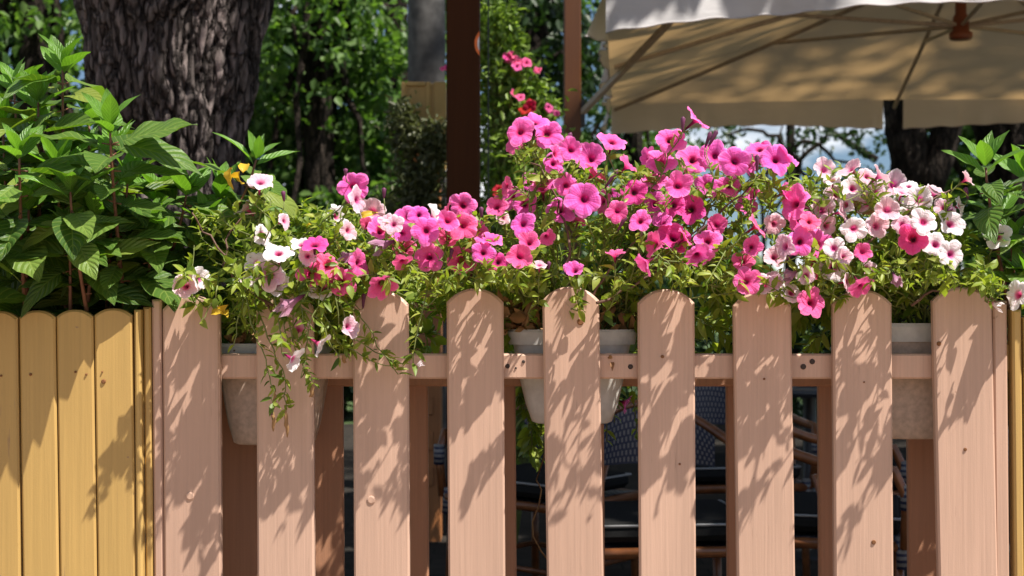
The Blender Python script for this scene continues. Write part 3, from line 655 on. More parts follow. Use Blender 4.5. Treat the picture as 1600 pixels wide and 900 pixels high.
for ent in FL.replace('\n', '').split(';'):
    e = ent.split(); x, y, w = float(e[0]), float(e[1]), float(e[2]); col = e[3]; dr = e[4]; kd = e[5] if len(e) > 5 else 'o'
    if y > 425: Y = rng.uniform(2.38, 2.44)
    elif y > 340: Y = rng.uniform(2.37, 2.47)
    else: Y = rng.uniform(2.40, 2.60)
    if dr == 'b': Y += .12
    if (x, y) == (980, 631): Y = 2.78; col = 'H'
    kind = {'o': 'open', 'c': 'cup', 'w': 'wilt'}[kd]
    if kind == 'open' and rng.random() < .3: kind = 'cup'
    f = (Vector(DIRS[dr]) + rv(.16 if dr in 'cu' else .1)).normalized()
    sz = w * Y / F / 2 * (1.10 if dr in 'cu' else 1.18)
    if kind == 'wilt': sz *= 1.2
    p = plants[which(x, col)]
    pos = P(x, y, Y)
    q = f.to_track_quat('Z', 'Y') @ Quaternion((0, 0, 1), rng.uniform(0, 6.28))
    fl = bpy.data.objects.new('flower', get_flower(col, kind, rng.randrange(5 if col in 'HMPW' else 3))); C.objects.link(fl)
    fl.parent = p['o']; fl.location = pos - p['o'].location; fl.rotation_mode = 'QUATERNION'; fl.rotation_quaternion = q; fl.scale = (sz * rng.uniform(.9, 1.08), sz * rng.uniform(.88, 1.06), sz)
    if kind == 'wilt': fl['label'] = 'wilted folded bloom'
    p['n'] += 1
    base = pos - f * sz * 1.3
    flowers.append((p, base, f, x, y))
for p, base, f, x, y in flowers:
    r0 = p['root'] + Vector((rng.uniform(-.05, .05), rng.uniform(-.02, .02), 0))
    d = base - r0
    if y > 600 and x > 900: r0 = root2 + Vector((.05, .05, 0)); mid = Vector((base.x - .03, 2.79, r0.z + .01))
    up = max(.05, d.z * .45) + abs(d.x) * .25
    p1 = r0 + Vector((d.x * .15, d.y * .2, up)); p2 = base - f * .05 + Vector((0, 0, -.03 if d.z > 0 else .06))
    if y > 600 and x > 900: p1 = r0 + Vector((0, .1, .06)); p2 = Vector((base.x, 2.79, base.z + .1))
    pts = bez(r0, p1, p2, base, 14)
    for i in range(2, 13): pts[i] += rv(.004)
    if y > 452:                      # trails over the top of the boards, in front
        k = 5; over = Vector((base.x + rng.uniform(-.02, .04), 2.44, fz(445)))
        pts = bez(r0, r0 + Vector((0, 0, .12)), over + Vector((0, .09, .06)), over, 9) + bez(over, over + Vector((0, -.03, -.03)), base + Vector((0, 0, .05)), base, 7)[1:] if not (y > 600 and x > 900) else pts
    p['stems'].tube(pts, [.0022 - .0012 * i / (len(pts) - 1) for i in range(len(pts))], 5)
    leaves_along(p, pts, .2, 85)
# side shoots that fill the mass
TOP = [(290, 335), (340, 310), (400, 305), (450, 320), (520, 330), (600, 355), (680, 370), (740, 355), (790, 300), (810, 235), (900, 250), (950, 285), (1000, 260), (1080, 255), (1150, 270), (1250, 265), (1330, 262), (1400, 285), (1480, 320), (1530, 380), (1560, 420)]
def topy(x):
    for (a, ya), (b, yb) in zip(TOP, TOP[1:]):
        if a <= x <= b: return ya + (yb - ya) * (x - a) / (b - a)
    return 430
def nearest(p, q):
    best, bd = None, 1e9
    for c in p['pts']:
        dd = (c - q).length_squared
        if dd < bd and dd > .0009: best, bd = c, dd
    return best
base_pts = {k: list(plants[k]['pts']) for k in plants}
for q in range(760):
    x = rng.uniform(285, 1570); ty = topy(x)
    y = ty + (560 - ty) * rng.random() ** 1.15
    if x < 360 and y < 330: continue
    Y = rng.uniform(2.46, 2.80) if y < 440 else rng.uniform(2.57, 2.78)
    if y > 400 and rng.random() < .24: Y = rng.uniform(2.36, 2.46); y = min(y, 445)
    Y = safeY(x, y, Y)
    if y > 500 and (790 < x < 850 or 935 < x < 992 or 1390 < x < 1460 or 340 < x < 400) and rng.random() < .85: continue
    cand = 'A' if x < 440 else 'B' if x < 680 else 'C' if x < 880 else 'D' if x < 1180 else 'E' if x < 1300 else 'G'
    if rng.random() < .3 and 250 < x < 560: cand = 'A'
    p = plants[cand]; tip = P(x, y, Y); st = None; bd = 1e9
    for c in base_pts[cand]:
        dd = (c - tip).length_squared
        if .0016 < dd < bd: st, bd = c, dd
    if st is None or bd > .05: continue
    d = tip - st
    pts = bez(st, st + d * .35 + rv(.012), tip - d * .25 + Vector((0, 0, -.015 if y < 420 else .02)) + rv(.01), tip, 7)
    p['stems'].tube(pts, [.0013 - .0007 * i / 6 for i in range(7)], 4)
    low = y > 455
    leaves_along(p, pts, .1, 190 if not low else 150, (.012, .026) if not low else (.025, .045))
# end tufts standing proud of the top outline
for q in range(260):
    x = rng.uniform(300, 1540); y = topy(x) + rng.uniform(-12, 60); Y = rng.uniform(2.42, 2.72)
    cand = 'A' if x < 440 else 'B' if x < 680 else 'C' if x < 880 else 'D' if x < 1180 else 'E' if x < 1300 else 'G'
    p = plants[cand]; tip = P(x, y, Y); st = nearest(dict(pts=base_pts[cand]), tip)
    if st is None or (st - tip).length > .2: continue
    d = tip - st; pts = bez(st, st + d * .4 + Vector((0, 0, -.01)), tip - Vector((0, 0, .03)), tip, 6)
    p['stems'].tube(pts, [.0013 - .0006 * i / 5 for i in range(6)], 4); leaves_along(p, pts, .4, 230, (.010, .022))
# trailing shoots hanging over the left boards
A = plants['A']; tips = []
for pxs in ([(385, 470), (398, 520), (415, 560), (425, 600), (428, 632)], [(400, 470), (420, 530), (440, 575), (447, 610), (448, 640)], [(470, 470), (480, 520), (478, 560), (470, 590)],
            [(530, 470), (545, 520), (575, 545), (610, 562), (638, 568)], [(500, 480), (530, 535), (570, 560), (618, 572)], [(440, 460), (455, 520), (468, 560), (489, 600)], [(340, 450), (335, 470), (322, 490), (315, 505)],
            [(520, 450), (560, 490), (590, 540), (622, 585)], [(430, 470), (440, 505), (455, 540)], [(380, 470), (370, 510), (365, 540)], [(460, 470), (500, 500), (520, 540), (530, 560)]):
    Y = rng.uniform(2.41, 2.455); pts = [P(a, b, Y + rng.uniform(-.008, .008)) for a, b in pxs]
    st = P(pxs[0][0], 430, 2.50); full = [st] + pts
    fine = []
    for i in range(len(full) - 1):
        for s in range(3): fine.append(full[i].lerp(full[i + 1], s / 3) + rv(.0015))
    fine.append(full[-1]); A['stems'].tube(fine, [.0016 - .0008 * i / len(fine) for i in range(len(fine))], 5)
    leaves_along(A, fine, .0, 120, (.014, .030)); tips.append(fine[-1])
# trailing shoots below and behind the middle planter
Cc = plants['C']
for x0, x1, y1 in ((815, 822, 655), (825, 838, 690), (812, 815, 640), (838, 842, 725), (830, 826, 710), (848, 846, 680), (818, 832, 730), (843, 850, 705)):
    Y = rng.uniform(2.76, 2.84); a = P(x0, 520, 2.70); b = P(x1, y1, Y)
    pts = bez(a, a + Vector((0, .08, .03)), b + Vector((0, 0, .1)), b, 12); Cc['stems'].tube(pts, .0013, 4); leaves_along(Cc, pts, .35, 170, (.018, .035))
Dd = plants['D']
for x0, x1, y1 in ((960, 948, 690), (965, 995, 685), (950, 960, 660)):
    a = P(x0, 520, 2.70); b = P(x1, y1, 2.80); pts = bez(a, a + Vector((0, .1, .03)), b + Vector((0, 0, .1)), b, 12); Dd['stems'].tube(pts, .0013, 4); leaves_along(Dd, pts, .6, 100, (.016, .028))
mb = MB(); mb.tube([P(838, 750, 2.8), P(846, 765, 2.8), P(842, 790, 2.8), P(832, 815, 2.8), P(833, 838, 2.8), P(846, 862, 2.8), P(856, 875, 2.8)], .0016, 5); mb.tube([P(838, 750, 2.8), P(850, 715, 2.79), P(862, 600, 2.76)], .0014, 5)
mb.build('dry_tendril', M['dry'], Cc['o'], True)
# buds
for x, y, l_, tilt, k in ((888, 217, 22, 25, 'D'), (1067, 192, 20, 2, 'D'), (1107, 216, 22, 20, 'D'), (1115, 214, 24, 28, 'D'), (957, 277, 30, 35, 'D'), (1183, 253, 24, 0, 'D'), (973, 347, 22, 30, 'D'), (425, 640, 18, 0, 'A'), (540, 268, 10, 0, 'B'),
                          (1270, 418, 22, 30, 'E'), (705, 395, 14, 10, 'C'), (752, 330, 14, 0, 'C'), (857, 415, 14, 8, 'C'), (568, 468, 20, 4, 'B'), (1480, 330, 20, 60, 'G'), (1320, 350, 22, 20, 'G'), (443, 305, 14, -5, 'A'), (1187, 365, 26, 60, 'D'), (1240, 395, 26, 45, 'E'), (600, 300, 14, 0, 'B'), (1510, 300, 16, -15, 'G')):
    p = plants[k]; Y = rng.uniform(2.42, 2.5); c = P(x, y, Y); L_ = l_ * Y / F; d = Vector((math.sin(R(tilt)), -.1, math.cos(R(tilt))))
    mb = MB(); mb.tube([c - d * L_ * .7, c - d * L_ * .5, c, c + d * L_ * .35, c + d * L_ * .5], [.001, .0022, .0034, .0042, .0008], 8); mb.build('bud', M['bud'], p['o'], True)
    st = nearest(p, c - d * L_); b0 = c - d * L_ * .7
    if st: p['stems'].tube(bez(st, st + Vector((0, 0, .01)), b0 - d * .02, b0, 5), .001, 4)
for k in plants:
    p = plants[k]; p['stems'].build('stems', M['pet_stem'], p['o'], True); p['leaves'].build('leaves', M['pet_leaf'], p['o'], True)
# woody dark branches inside the mass
for k, lst in (('D', [(900, 500, 940, 430, 985, 395, 1010, 360), (930, 470, 1010, 440, 1060, 410, 1110, 330), (1000, 440, 1110, 360, 1150, 300, 1200, 270), (880, 420, 900, 380, 870, 300, 830, 250)]), ('G', [(1290, 420, 1360, 370, 1440, 320, 1500, 290), (1420, 480, 1470, 440, 1530, 440, 1570, 475)]), ('A', [(440, 500, 380, 430, 330, 380, 300, 330), (430, 480, 330, 440, 330, 360, 400, 330)])):
    mb = MB()
    for a in lst:
        q = [P(a[i], a[i + 1], 2.5 + rng.uniform(-.04, .04)) for i in range(0, 8, 2)]; pts = bez(q[0], q[1], q[2], q[3], 12); mb.tube([s + rv(.003) for s in pts], [.0028 - .0014 * i / 11 for i in range(12)], 6)
    mb.build('woody_stems', M['stem_dark'], plants[k]['o'], True)
# dead blooms, yellow and dry leaves
dryt = leaf_tmpl(4, 6, .30, .7, .5, .08)
def crumpled(k, spots, m, name, size):
    mb = MB()
    for x, y, Y in spots:
        scatter(mb, dryt, [P(x, y, Y)], [rv() + Vector((0, -.2, 0))], [rv() + Vector((0, -1, .6))], [size * rng.uniform(.7, 1.2)], 0, [rng.uniform(-.3, .6)])
    mb.build(name, m, plants[k]['o'], True)
crumpled('A', [(373, 268, 2.45), (362, 262, 2.46), (380, 270, 2.46)], M['yleaf'], 'yellow_leaf', .030)
crumpled('A', [(345, 484, 2.43), (350, 490, 2.43), (330, 490, 2.44)], M['yleaf'], 'yellow_leaf', .028)
crumpled('B', [(575, 395, 2.46), (480, 350, 2.5), (565, 340, 2.5), (478, 452, 2.43)], M['yleaf'], 'yellow_leaf', .022)
crumpled('C', [(737, 383, 2.46), (745, 392, 2.46), (775, 430, 2.5)], M['yleaf'], 'yellow_leaf', .024)
crumpled('C', [(rng.uniform(790, 850), rng.uniform(468, 516), rng.uniform(2.565, 2.66)) for _ in range(75)], M['dry'], 'dried_leaves', .030)
crumpled('D', [(rng.uniform(935, 990), rng.uniform(462, 514), rng.uniform(2.565, 2.66)) for _ in range(55)], M['dry'], 'dried_leaves', .028)
crumpled('G', [(1335, 326, 2.5), (1345, 330, 2.5), (1325, 328, 2.5), (1402, 343, 2.48)], M['dry'], 'dried_leaves', .034)
crumpled('A', [(rng.uniform(345, 400), rng.uniform(520, 538), rng.uniform(2.565, 2.6)) for _ in range(14)], M['dry'], 'dried_leaves', .026)
for x, y, x2, y2 in ((426, 640, 427, 672), (446, 640, 450, 680), (430, 610, 428, 640), (489, 600, 487, 622), (536, 555, 540, 566)):
    mb = MB(); a, b = P(x, y, 2.43), P(x2, y2, 2.435); pts = [a.lerp(b, i / 7) + rv(.0012) for i in range(8)]; mb.tube(pts, [.001, .002, .0035, .003, .004, .0032, .0025, .0008], 7); mb.build('dead_bloom', M['dry'], A['o'], True)
crumpled('D', [(957, 560, 2.515), (956, 566, 2.515)], M['dry'], 'dried_leaves', .012)

# ------------------------------------------------------------------ broad leaved shrubs
hleaf = leaf_tmpl(6, 12, .27, .22, .18, .012, .72, .05)
hleafs = [leaf_tmpl(6, 12, w_, f_, a_, v_, p_, .05) for w_, f_, a_, v_, p_ in ((.27, .22, .18, .012, .72), (.23, .35, .30, .02, .8), (.30, .12, .10, .03, .7), (.25, .5, .05, .01, .75), (.28, .1, .42, .025, .68), (.21, .3, -.12, .02, .78))]
hleaf_n = leaf_tmpl(6, 12, .20, .30, .10, .012, .8, .05)
def shrub(name, loc, label, shoots, seed, leaf=(.095, .14)):
    rn = random.Random(seed); t = thing(name, loc, label, 'shrub'); st, lv, yg = MB(), MB(), MB()
    for (bx, by, bY, tx, ty, tY, n) in shoots:
        b = P(bx, by, bY); tp = P(tx, ty, tY); d = tp - b
        side = Vector((rn.uniform(-.03, .03), rn.uniform(-.03, .03), 0))
        pts = bez(b, b + d * .3 + side - Vector((d.x * .15, 0, -abs(d.x) * .1)), tp - Vector((d.x * .12, d.y * .1, d.length * .25)), tp, 16)
        st.tube(pts, [.0055 - .0035 * i / 15 for i in range(16)], 7)
        ang = rn.uniform(0, 3.14); n = int(n * 1.65)
        for k in range(n):
            u = 1 - .82 * (k / n) ** 1.3; i = min(14, int(u * 15)); c = pts[i].lerp(pts[i + 1], u * 15 - i) if i < 15 else pts[15]
            ax = (pts[min(15, i + 1)] - pts[max(0, i - 1)]).normalized(); o1 = ax.orthogonal().normalized(); o2 = ax.cross(o1)
            young = k < 2
            L = (rn.uniform(.055, .075) if k == 0 else rn.uniform(.08, .10) if k == 1 else rn.uniform(*leaf) * rn.choice((.65, .8, .9, 1, 1, 1.05)))
            for s in range(4 if k == 0 else 3 if k == 2 else 2):
                aa = ang + s * (math.pi if k > 0 else math.pi / 2) + rn.uniform(-.3, .3)
                h = o1 * math.cos(aa) + o2 * math.sin(aa)
                lift = 2.2 if k == 0 else (.9 if k == 1 else rn.uniform(-.05, .5))
                al = (h + ax * lift + Vector((0, 0, 0 if k < 2 else -.15))).normalized()
                nn = ax * (1 if k > 0 else .3) - h * (.4 if k < 2 else 0) + Vector((rn.gauss(0, .25), -.42 + rn.gauss(0, .25), .55 + rn.gauss(0, .2)))
                mbx = yg if young else lv
                tipz = c + al * L
                if min(c.y, tipz.y) < 2.56 and tipz.z < fz(455): continue
                if k >= 2:
                    pe = c + al * .015; st.tube([c, pe], [.0016, .0012], 5); c2 = pe
                else: c2 = c
                scatter(mbx, hleaf_n if young else rn.choice(hleafs), [c2], [al], [nn], [L], 0, [rn.uniform(-.05, .28)])
            ang += math.pi / 2 + rn.uniform(-.15, .15)
    st.build('stems', M['hyd_stem'], t, True); lv.build('leaves', M['hyd_leaf'], t, True); yg.build('young_leaves', M['hyd_young'], t, True)
    return t
L_sh = [(205, 640, 2.66, 172, 200, 2.44, 9), (150, 640, 2.64, 110, 300, 2.42, 7), (60, 640, 2.64, 30, 240, 2.42, 8), (90, 700, 2.75, 98, 105, 2.66, 10), (150, 680, 2.7, 178, 235, 2.60, 9), (60, 680, 2.8, 22, 135, 2.75, 10), (230, 620, 2.75, 400, 250, 2.62, 8), (200, 620, 2.7, 292, 300, 2.6, 8),  # leading shoots added to overhang and shade the yellow fence
        (130, 650, 2.65, 150, 330, 2.52, 7), (200, 640, 2.7, 240, 350, 2.56, 7), (40, 650, 2.65, 45, 320, 2.52, 7), (190, 640, 2.75, 200, 420, 2.72, 6), (250, 620, 2.68, 325, 350, 2.62, 6),
        (-20, 650, 2.7, -40, 220, 2.66, 8), (20, 640, 2.8, 0, 410, 2.74, 6), (90, 650, 2.8, 90, 420, 2.74, 6), (120, 650, 2.8, 60, 210, 2.78, 8), (150, 640, 2.85, 130, 240, 2.82, 8), (230, 640, 2.8, 230, 400, 2.72, 6),
        (-60, 650, 2.6, -70, 300, 2.5, 7), (160, 640, 2.75, 170, 330, 2.7, 7), (10, 650, 2.75, -10, 300, 2.7, 7), (260, 620, 2.7, 270, 420, 2.62, 5), (100, 660, 2.62, 110, 370, 2.5, 6), (60, 660, 2.8, 60, 300, 2.74, 7),
        (180, 640, 2.8, 200, 300, 2.76, 7), (60, 620, 2.72, 50, 440, 2.70, 4), (150, 620, 2.72, 150, 440, 2.70, 4), (215, 620, 2.7, 225, 450, 2.66, 4), (0, 620, 2.7, 5, 450, 2.70, 4), (70, 680, 2.72, 60, 160, 2.64, 9), (120, 680, 2.74, 140, 190, 2.72, 9), (30, 680, 2.74, 5, 200, 2.62, 8), (150, 660, 2.7, 200, 280, 2.58, 8), (100, 660, 2.7, 90, 260, 2.58, 8), (250, 640, 2.7, 250, 310, 2.66, 7), (290, 620, 2.7, 345, 300, 2.68, 6), (-100, 650, 2.5, -120, 250, 2.38, 9), (-90, 640, 2.5, -60, 330, 2.34, 8)]  # last shoots sit out of view, added for their shadow on the fence
shrub('leafy_shrub', P(110, 1450, 2.75), 'broad leaved green shrub rising behind the yellow fence on the left', L_sh, 5)
R_sh = [(1590, 620, 2.62, 1540, 262, 2.48, 8), (1620, 620, 2.6, 1605, 275, 2.5, 8), (1640, 620, 2.6, 1635, 330, 2.5, 7), (1610, 640, 2.65, 1580, 380, 2.52, 6), (1640, 640, 2.62, 1600, 440, 2.5, 5), (1660, 620, 2.7, 1660, 250, 2.65, 8), (1600, 600, 2.7, 1560, 330, 2.6, 5)]
shrub('leafy_shrub', P(1620, 1450, 2.65), 'glossy green leafy shrub at the right end behind the planter', R_sh, 9, (.07, .10))

# ------------------------------------------------------------------ big furrowed tree
def trunk_mesh(name, parent, m, path, n=120, seg=0.02, furrow=.03, fscale=10.0, seed=0):
    """path: list of (point, radius); displaced ridges"""
    pts = [Vector(p) for p, r in path]; rs = [r for p, r in path]
    L = [0]
    for i in range(1, len(pts)): L.append(L[-1] + (pts[i] - pts[i - 1]).length)
    k = max(4, int(L[-1] / seg)); V, UV, FU = [], [], []
    for i in range(k + 1):
        s = L[-1] * i / k; j = 1
        while j < len(L) - 1 and L[j] < s: j += 1
        f = (s - L[j - 1]) / (L[j] - L[j - 1]); f2 = f * f * (3 - 2 * f); c = pts[j - 1].lerp(pts[j], f); r = rs[j - 1] + (rs[j] - rs[j - 1]) * f2
        t = (pts[j] - pts[j - 1]).normalized(); e1 = Vector((1, 0, 0)); e1 = (e1 - t * e1.dot(t)).normalized(); e2 = t.cross(e1)
        for q in range(n):
            a = 2 * math.pi * q / n; d = e1 * math.cos(a) + e2 * math.sin(a)
            p0 = c + d * r
            w = Vector((p0.x * fscale + seed, p0.y * fscale, p0.z * fscale * (.16 if fscale < 15 else .085)))
            warp = noise.noise(Vector((p0.x * 3, p0.y * 3, p0.z * 2.5 + seed))) * (1.3 if fscale < 15 else .8)
            w.x += warp; w.y += warp * .6
            h = 1 - abs(noise.noise(w)) * 2.6; w2 = Vector((w.x * 1.3 + 7, w.y * 1.3, p0.z * fscale * .55)); h2 = 1 - abs(noise.noise(w2)) * 2.8
            fu = max(0, h) ** 2.2 * .85 + max(0, h2) ** 2.5 * .45
            lump = noise.noise(Vector((p0.x * 2.5, p0.y * 2.5, p0.z * 1.2 + seed))) * .05
            pl = noise.noise(Vector((p0.x * 25, p0.y * 25, p0.z * 9))) * .3
            V.append(p0 + d * (lump * r / .35 - fu * furrow + pl * furrow)); FU.append(min(1, fu)); UV.append((q / n, i / k))
    fs = [(i * n + q, i * n + (q + 1) % n, (i + 1) * n + (q + 1) % n, (i + 1) * n + q) for i in range(k) for q in range(n)]
    mb = MB(); mb.add(V, fs, UV); o = mb.build(name, m, parent, True)
    at = o.data.attributes.new('furrow', 'FLOAT', 'POINT'); at.data.foreach_set('value', np.array(FU, dtype=np.float32))
    return o
nrg = np.random.default_rng(4)
def clumps(blobs, n_cl, per, spread, only=None):
    out_ = []
    for (c, r) in blobs:
        c = np.array(c); r = np.array(r)
        for k in range(n_cl):
            d = nrg.normal(size=3); d /= np.linalg.norm(d); rad = nrg.random() ** (1 / 2.2)
            cc = c + d * r * rad
            m_ = int(per * nrg.uniform(.5, 1.5)); q = cc + nrg.normal(size=(m_, 3)) * spread * np.array([1, 1, .55])
            out_.append(q)
    return np.concatenate(out_)
def tree(loc, label, trunk_path, blobs, n_cl, per, spread, size, bark='bark_dark', leaf='bgleaf', name='tree', group=None, n=28, seg=.12, furrow=.02, fscale=8, branches=None, detail=False, lit=()):
    t = thing(name, loc, label, 'tree', group)
    trunk_mesh('trunk', t, M[bark], trunk_path, n, seg, furrow, fscale, hash(label) % 7 if False else len(label))
    top = Vector(trunk_path[-1][0]); r_ = trunk_path[-1][1]; mb = MB()
    for c, r in blobs:
        c = Vector(c)
        for q in range(4 if n_cl > 12 else 1):
            e = c + Vector((nrg.uniform(-.6, .6) * r[0], nrg.uniform(-.6, .6) * r[1], nrg.uniform(-.4, .6) * r[2]))
            s = Vector(trunk_path[-2][0]).lerp(top, nrg.uniform(.3, 1))
            pts = bez(s, s + Vector((0, 0, .4)) + (e - s) * .2, e - (e - s) * .3 + Vector((0, 0, .2)), e, 9)
            mb.tube([p + Vector(nrg.normal(size=3) * .03) for p in pts], [r_ * .45 * (1 - i / 9) + .012 for i in range(9)], 7)
    if branches:
        for br, rr in branches: mb.tube([Vector(b) for b in br], [rr * (1 - .75 * i / (len(br) - 1)) for i in range(len(br))], 7)
    mb.build('branches', M[bark], t, True)
    pos = clumps(blobs, n_cl, per, spread)
    for c, rr in lit:
        dd = pos - np.array(c); ax = np.array(SUN); off = dd - (dd @ ax)[:, None] * ax; pos = pos[np.linalg.norm(off, axis=1) > rr]
    sz = nrg.uniform(.7, 1.3, len(pos)) * size
    fast_leaves('crown', t, M[leaf], pos, sz, nrg)
    return t
Yt = 5.0
# massive tree's unseen crown: gaps cut to let sun onto spots (point, radius)
LIT = [(P(655, 150, 6.4), .22), (P(895, 40, 7.4), .20), (P(895, 90, 7.4), .14), (P(800, 90, 5.9), .42), (P(790, 180, 5.9), .34)] + \
      [(P(x, y, 4.72), .19) for x, y in ((340, 10), (400, 90), (330, 60), (370, 120), (345, 170), (300, 110), (365, 230), (335, 270), (300, 220), (390, 50), (280, 330), (240, 400))] + \
      [(P(x, 10, 5.8), .16) for x in (970, 1030, 1090, 1180, 1340, 1380, 1440, 1560)]
tp = [((P(262, 1100, Yt)).x, Yt, -0.05), (P(268, 900, Yt).x, Yt, fz(900, Yt)), (P(292, 480, Yt).x, Yt, fz(480, Yt)), (P(290, 300, Yt).x, Yt, fz(300, Yt)), (P(275, 100, Yt).x, Yt, fz(100, Yt)), (P(272, -60, Yt).x, Yt, fz(-60, Yt)), (P(262, -600, Yt).x, Yt + .1, fz(-600, Yt)), (P(300, -1200, Yt).x, Yt + .2, fz(-1200, Yt))]
tr_ = [.36, .24, .205, .215, .298, .365, .30, .22]
tree(P(270, 960, Yt), 'massive leaning tree with deeply furrowed grey bark behind the leafy shrub', list(zip(tp, tr_)),
     [((0.0, 4.0, 5.1), (1.5, .85, .45)), ((1.6, 3.9, 4.9), (1.5, .85, .45)), ((3.2, 3.9, 4.9), (1.5, .9, .45)), ((1.2, 5.3, 5.3), (1.6, .8, .4)), ((3.4, 3.35, 5.2), (1.5, .55, .4)), ((1.8, 3.3, 5.3), (1.5, .5, .35)), ((-2.2, 5.0, 5.6), (1.4, 1.2, .6)), ((8.6, 3.7, 16.0), (2.8, 2.6, .8)), ((-2.5, 5.5, 7.5), (2, 1.5, .8))],  # crown clumps out of view, placed to shade patio, posts and umbrella
     95, 60, .22, .15, 'bark', 'bgleaf', n=260, seg=.012, furrow=.034, fscale=27.0, lit=LIT)

# ------------------------------------------------------------------ background trees
def simple(px, Y, r, lab, blobs, n_cl, per, spread, size, leaf='bgleaf', bark='bark_dark', h=5, lean=0, **kw):
    b = Vector((fx(px, Y), Y, 0)); path = [((b.x, Y, -.05), r * 1.25), ((b.x + lean * .3, Y, h * .35), r), ((b.x + lean, Y, h), r * .6)]
    bl = [((fx(a, Y + dy), Y + dy, fz(c, Y + dy)), (rx, ry, rz)) for a, c, dy, rx, ry, rz in blobs]
    return tree(b, lab, path, bl, n_cl, per, spread, size, bark, leaf, group='trees in the park behind the patio', **kw)
simple(60, 11, .16, 'dark tree behind the left shrub, sky glinting through its leaves', [(-40, 40, 0, 1.0, .8, 1.0), (90, 150, .5, .9, .8, 1.1), (0, 330, 1, 1.1, .8, .9), (20, 430, 0, 1.2, .8, .6)], 60, 24, .12, .10, 'bgleaf')
simple(330, 13, .2, 'green tree hidden mostly by the massive furrowed trunk', [(250, 100, 0, 1.6, 1, 1.5), (330, 330, .5, 1.6, 1, 1.2)], 60, 22, .2, .11, 'bgleaf')
simple(500, 12, .14, 'dense maple filling the gap between the furrowed trunk and the grey pole', [(470, 40, 0, .9, .8, .9), (570, 130, .3, .8, .8, .9), (480, 240, .6, .9, .8, .8), (560, 330, .2, 1.0, .8, .7), (420, 150, 1.5, .9, .7, 1.1), (470, 420, 0, 1.0, .8, .6)], 85, 24, .095, .095, 'bgleaf')
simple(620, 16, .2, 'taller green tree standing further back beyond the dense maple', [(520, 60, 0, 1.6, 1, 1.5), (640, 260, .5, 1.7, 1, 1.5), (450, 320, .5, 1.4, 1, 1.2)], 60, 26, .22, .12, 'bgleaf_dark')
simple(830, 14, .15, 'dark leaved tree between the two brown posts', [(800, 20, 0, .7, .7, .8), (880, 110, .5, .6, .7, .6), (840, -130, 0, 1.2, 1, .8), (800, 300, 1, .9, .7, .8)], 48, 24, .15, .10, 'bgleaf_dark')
simple(990, 17, .14, 'slender dark tree under the rear left corner of the umbrella', [(960, 300, 0, .8, .7, .7), (1010, 240, .5, .7, .7, .5), (930, 220, 0, .5, .6, .9), (950, 60, 0, .6, .6, 1.0)], 45, 20, .14, .10, 'bgleaf')
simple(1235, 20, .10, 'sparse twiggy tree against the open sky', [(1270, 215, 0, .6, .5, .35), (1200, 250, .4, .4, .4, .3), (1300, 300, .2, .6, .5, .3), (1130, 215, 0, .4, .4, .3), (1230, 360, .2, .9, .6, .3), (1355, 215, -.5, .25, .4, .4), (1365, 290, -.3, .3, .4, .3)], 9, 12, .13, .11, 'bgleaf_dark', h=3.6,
       branches=[([(fx(1370, 20), 20, fz(250, 20)), (fx(1330, 20), 20, fz(225, 20)), (fx(1285, 20), 20, fz(195, 20)), (fx(1240, 20), 20, fz(160, 20))], .06),
                 ([(fx(1195, 20), 20, fz(420, 20)), (fx(1190, 20), 20, fz(300, 20)), (fx(1210, 20), 20, fz(240, 20)), (fx(1230, 20), 20, fz(170, 20))], .035),
                 ([(fx(1190, 20), 20, fz(320, 20)), (fx(1165, 20), 20, fz(260, 20)), (fx(1120, 20), 20, fz(190, 20))], .03), ([(fx(1195, 20), 20, fz(350, 20)), (fx(1250, 20), 20, fz(270, 20)), (fx(1262, 20), 20, fz(180, 20))], .03)])
# forked dark trees on the right
def forked(px, Y, lab, w, leaf_bl, n_cl=30, fork=True):
    b = Vector((fx(px, Y), Y, 0)); t = thing('tree', b, lab, 'tree', 'trees in the park behind the patio')
    s = w * Y / F / 2
    path = [((b.x + .05, Y, -.05), s * 1.3), ((b.x, Y, fz(330, Y)), s), ((b.x - s * .6, Y, fz(180, Y)), s * 1.05), ((b.x - s * 1.3, Y, fz(0, Y)), s * .8), ((b.x - s * 1.5, Y, fz(-300, Y)), s * .6)]
    trunk_mesh('trunk', t, M['bark_dark'], path, 60, .04, .05, 6, px * .1)
    mb = MB()
    if fork: mb.tube([(b.x, Y - .02, fz(330, Y)), (b.x + s * 1.1, Y, fz(240, Y)), (b.x + s * 1.9, Y, fz(150, Y)), (b.x + s * 3, Y, fz(-60, Y)), (b.x + s * 3.5, Y, fz(-300, Y))], [s * .85, s * .75, s * .6, s * .45, s * .3], 18)
    top = Vector(path[-1][0])
    bl = [((fx(a, Y + dy), Y + dy, fz(c, Y + dy)), (rx, ry, rz)) for a, c, dy, rx, ry, rz in leaf_bl]
    for c, r in bl:
        e = Vector(c); s0 = Vector(path[2][0]); mb.tube(bez(s0, s0 + Vector((0, 0, .3)), e + Vector((0, 0, .3)), e, 8), [.06, .05, .045, .04, .035, .03, .02, .01], 7)
    mb.build('branches', M['bark_dark'], t, True)
    pos = clumps(bl, n_cl, 26, .17); fast_leaves('crown', t, M['bgleaf'], pos, nrg.uniform(.07, .13, len(pos)), nrg)
forked(1432, 11.3, 'thick dark forked trunk below the split in the umbrella edge', 66, [(1510, 230, 1.5, .45, .4, .5), (1560, -130, -1.0, 1.5, .8, .5), (1480, -60, -.6, 1.2, .6, .4), (1520, 330, 1, .5, .4, .4)], 26)  # upper clumps out of view, placed sunward to shade the trunk
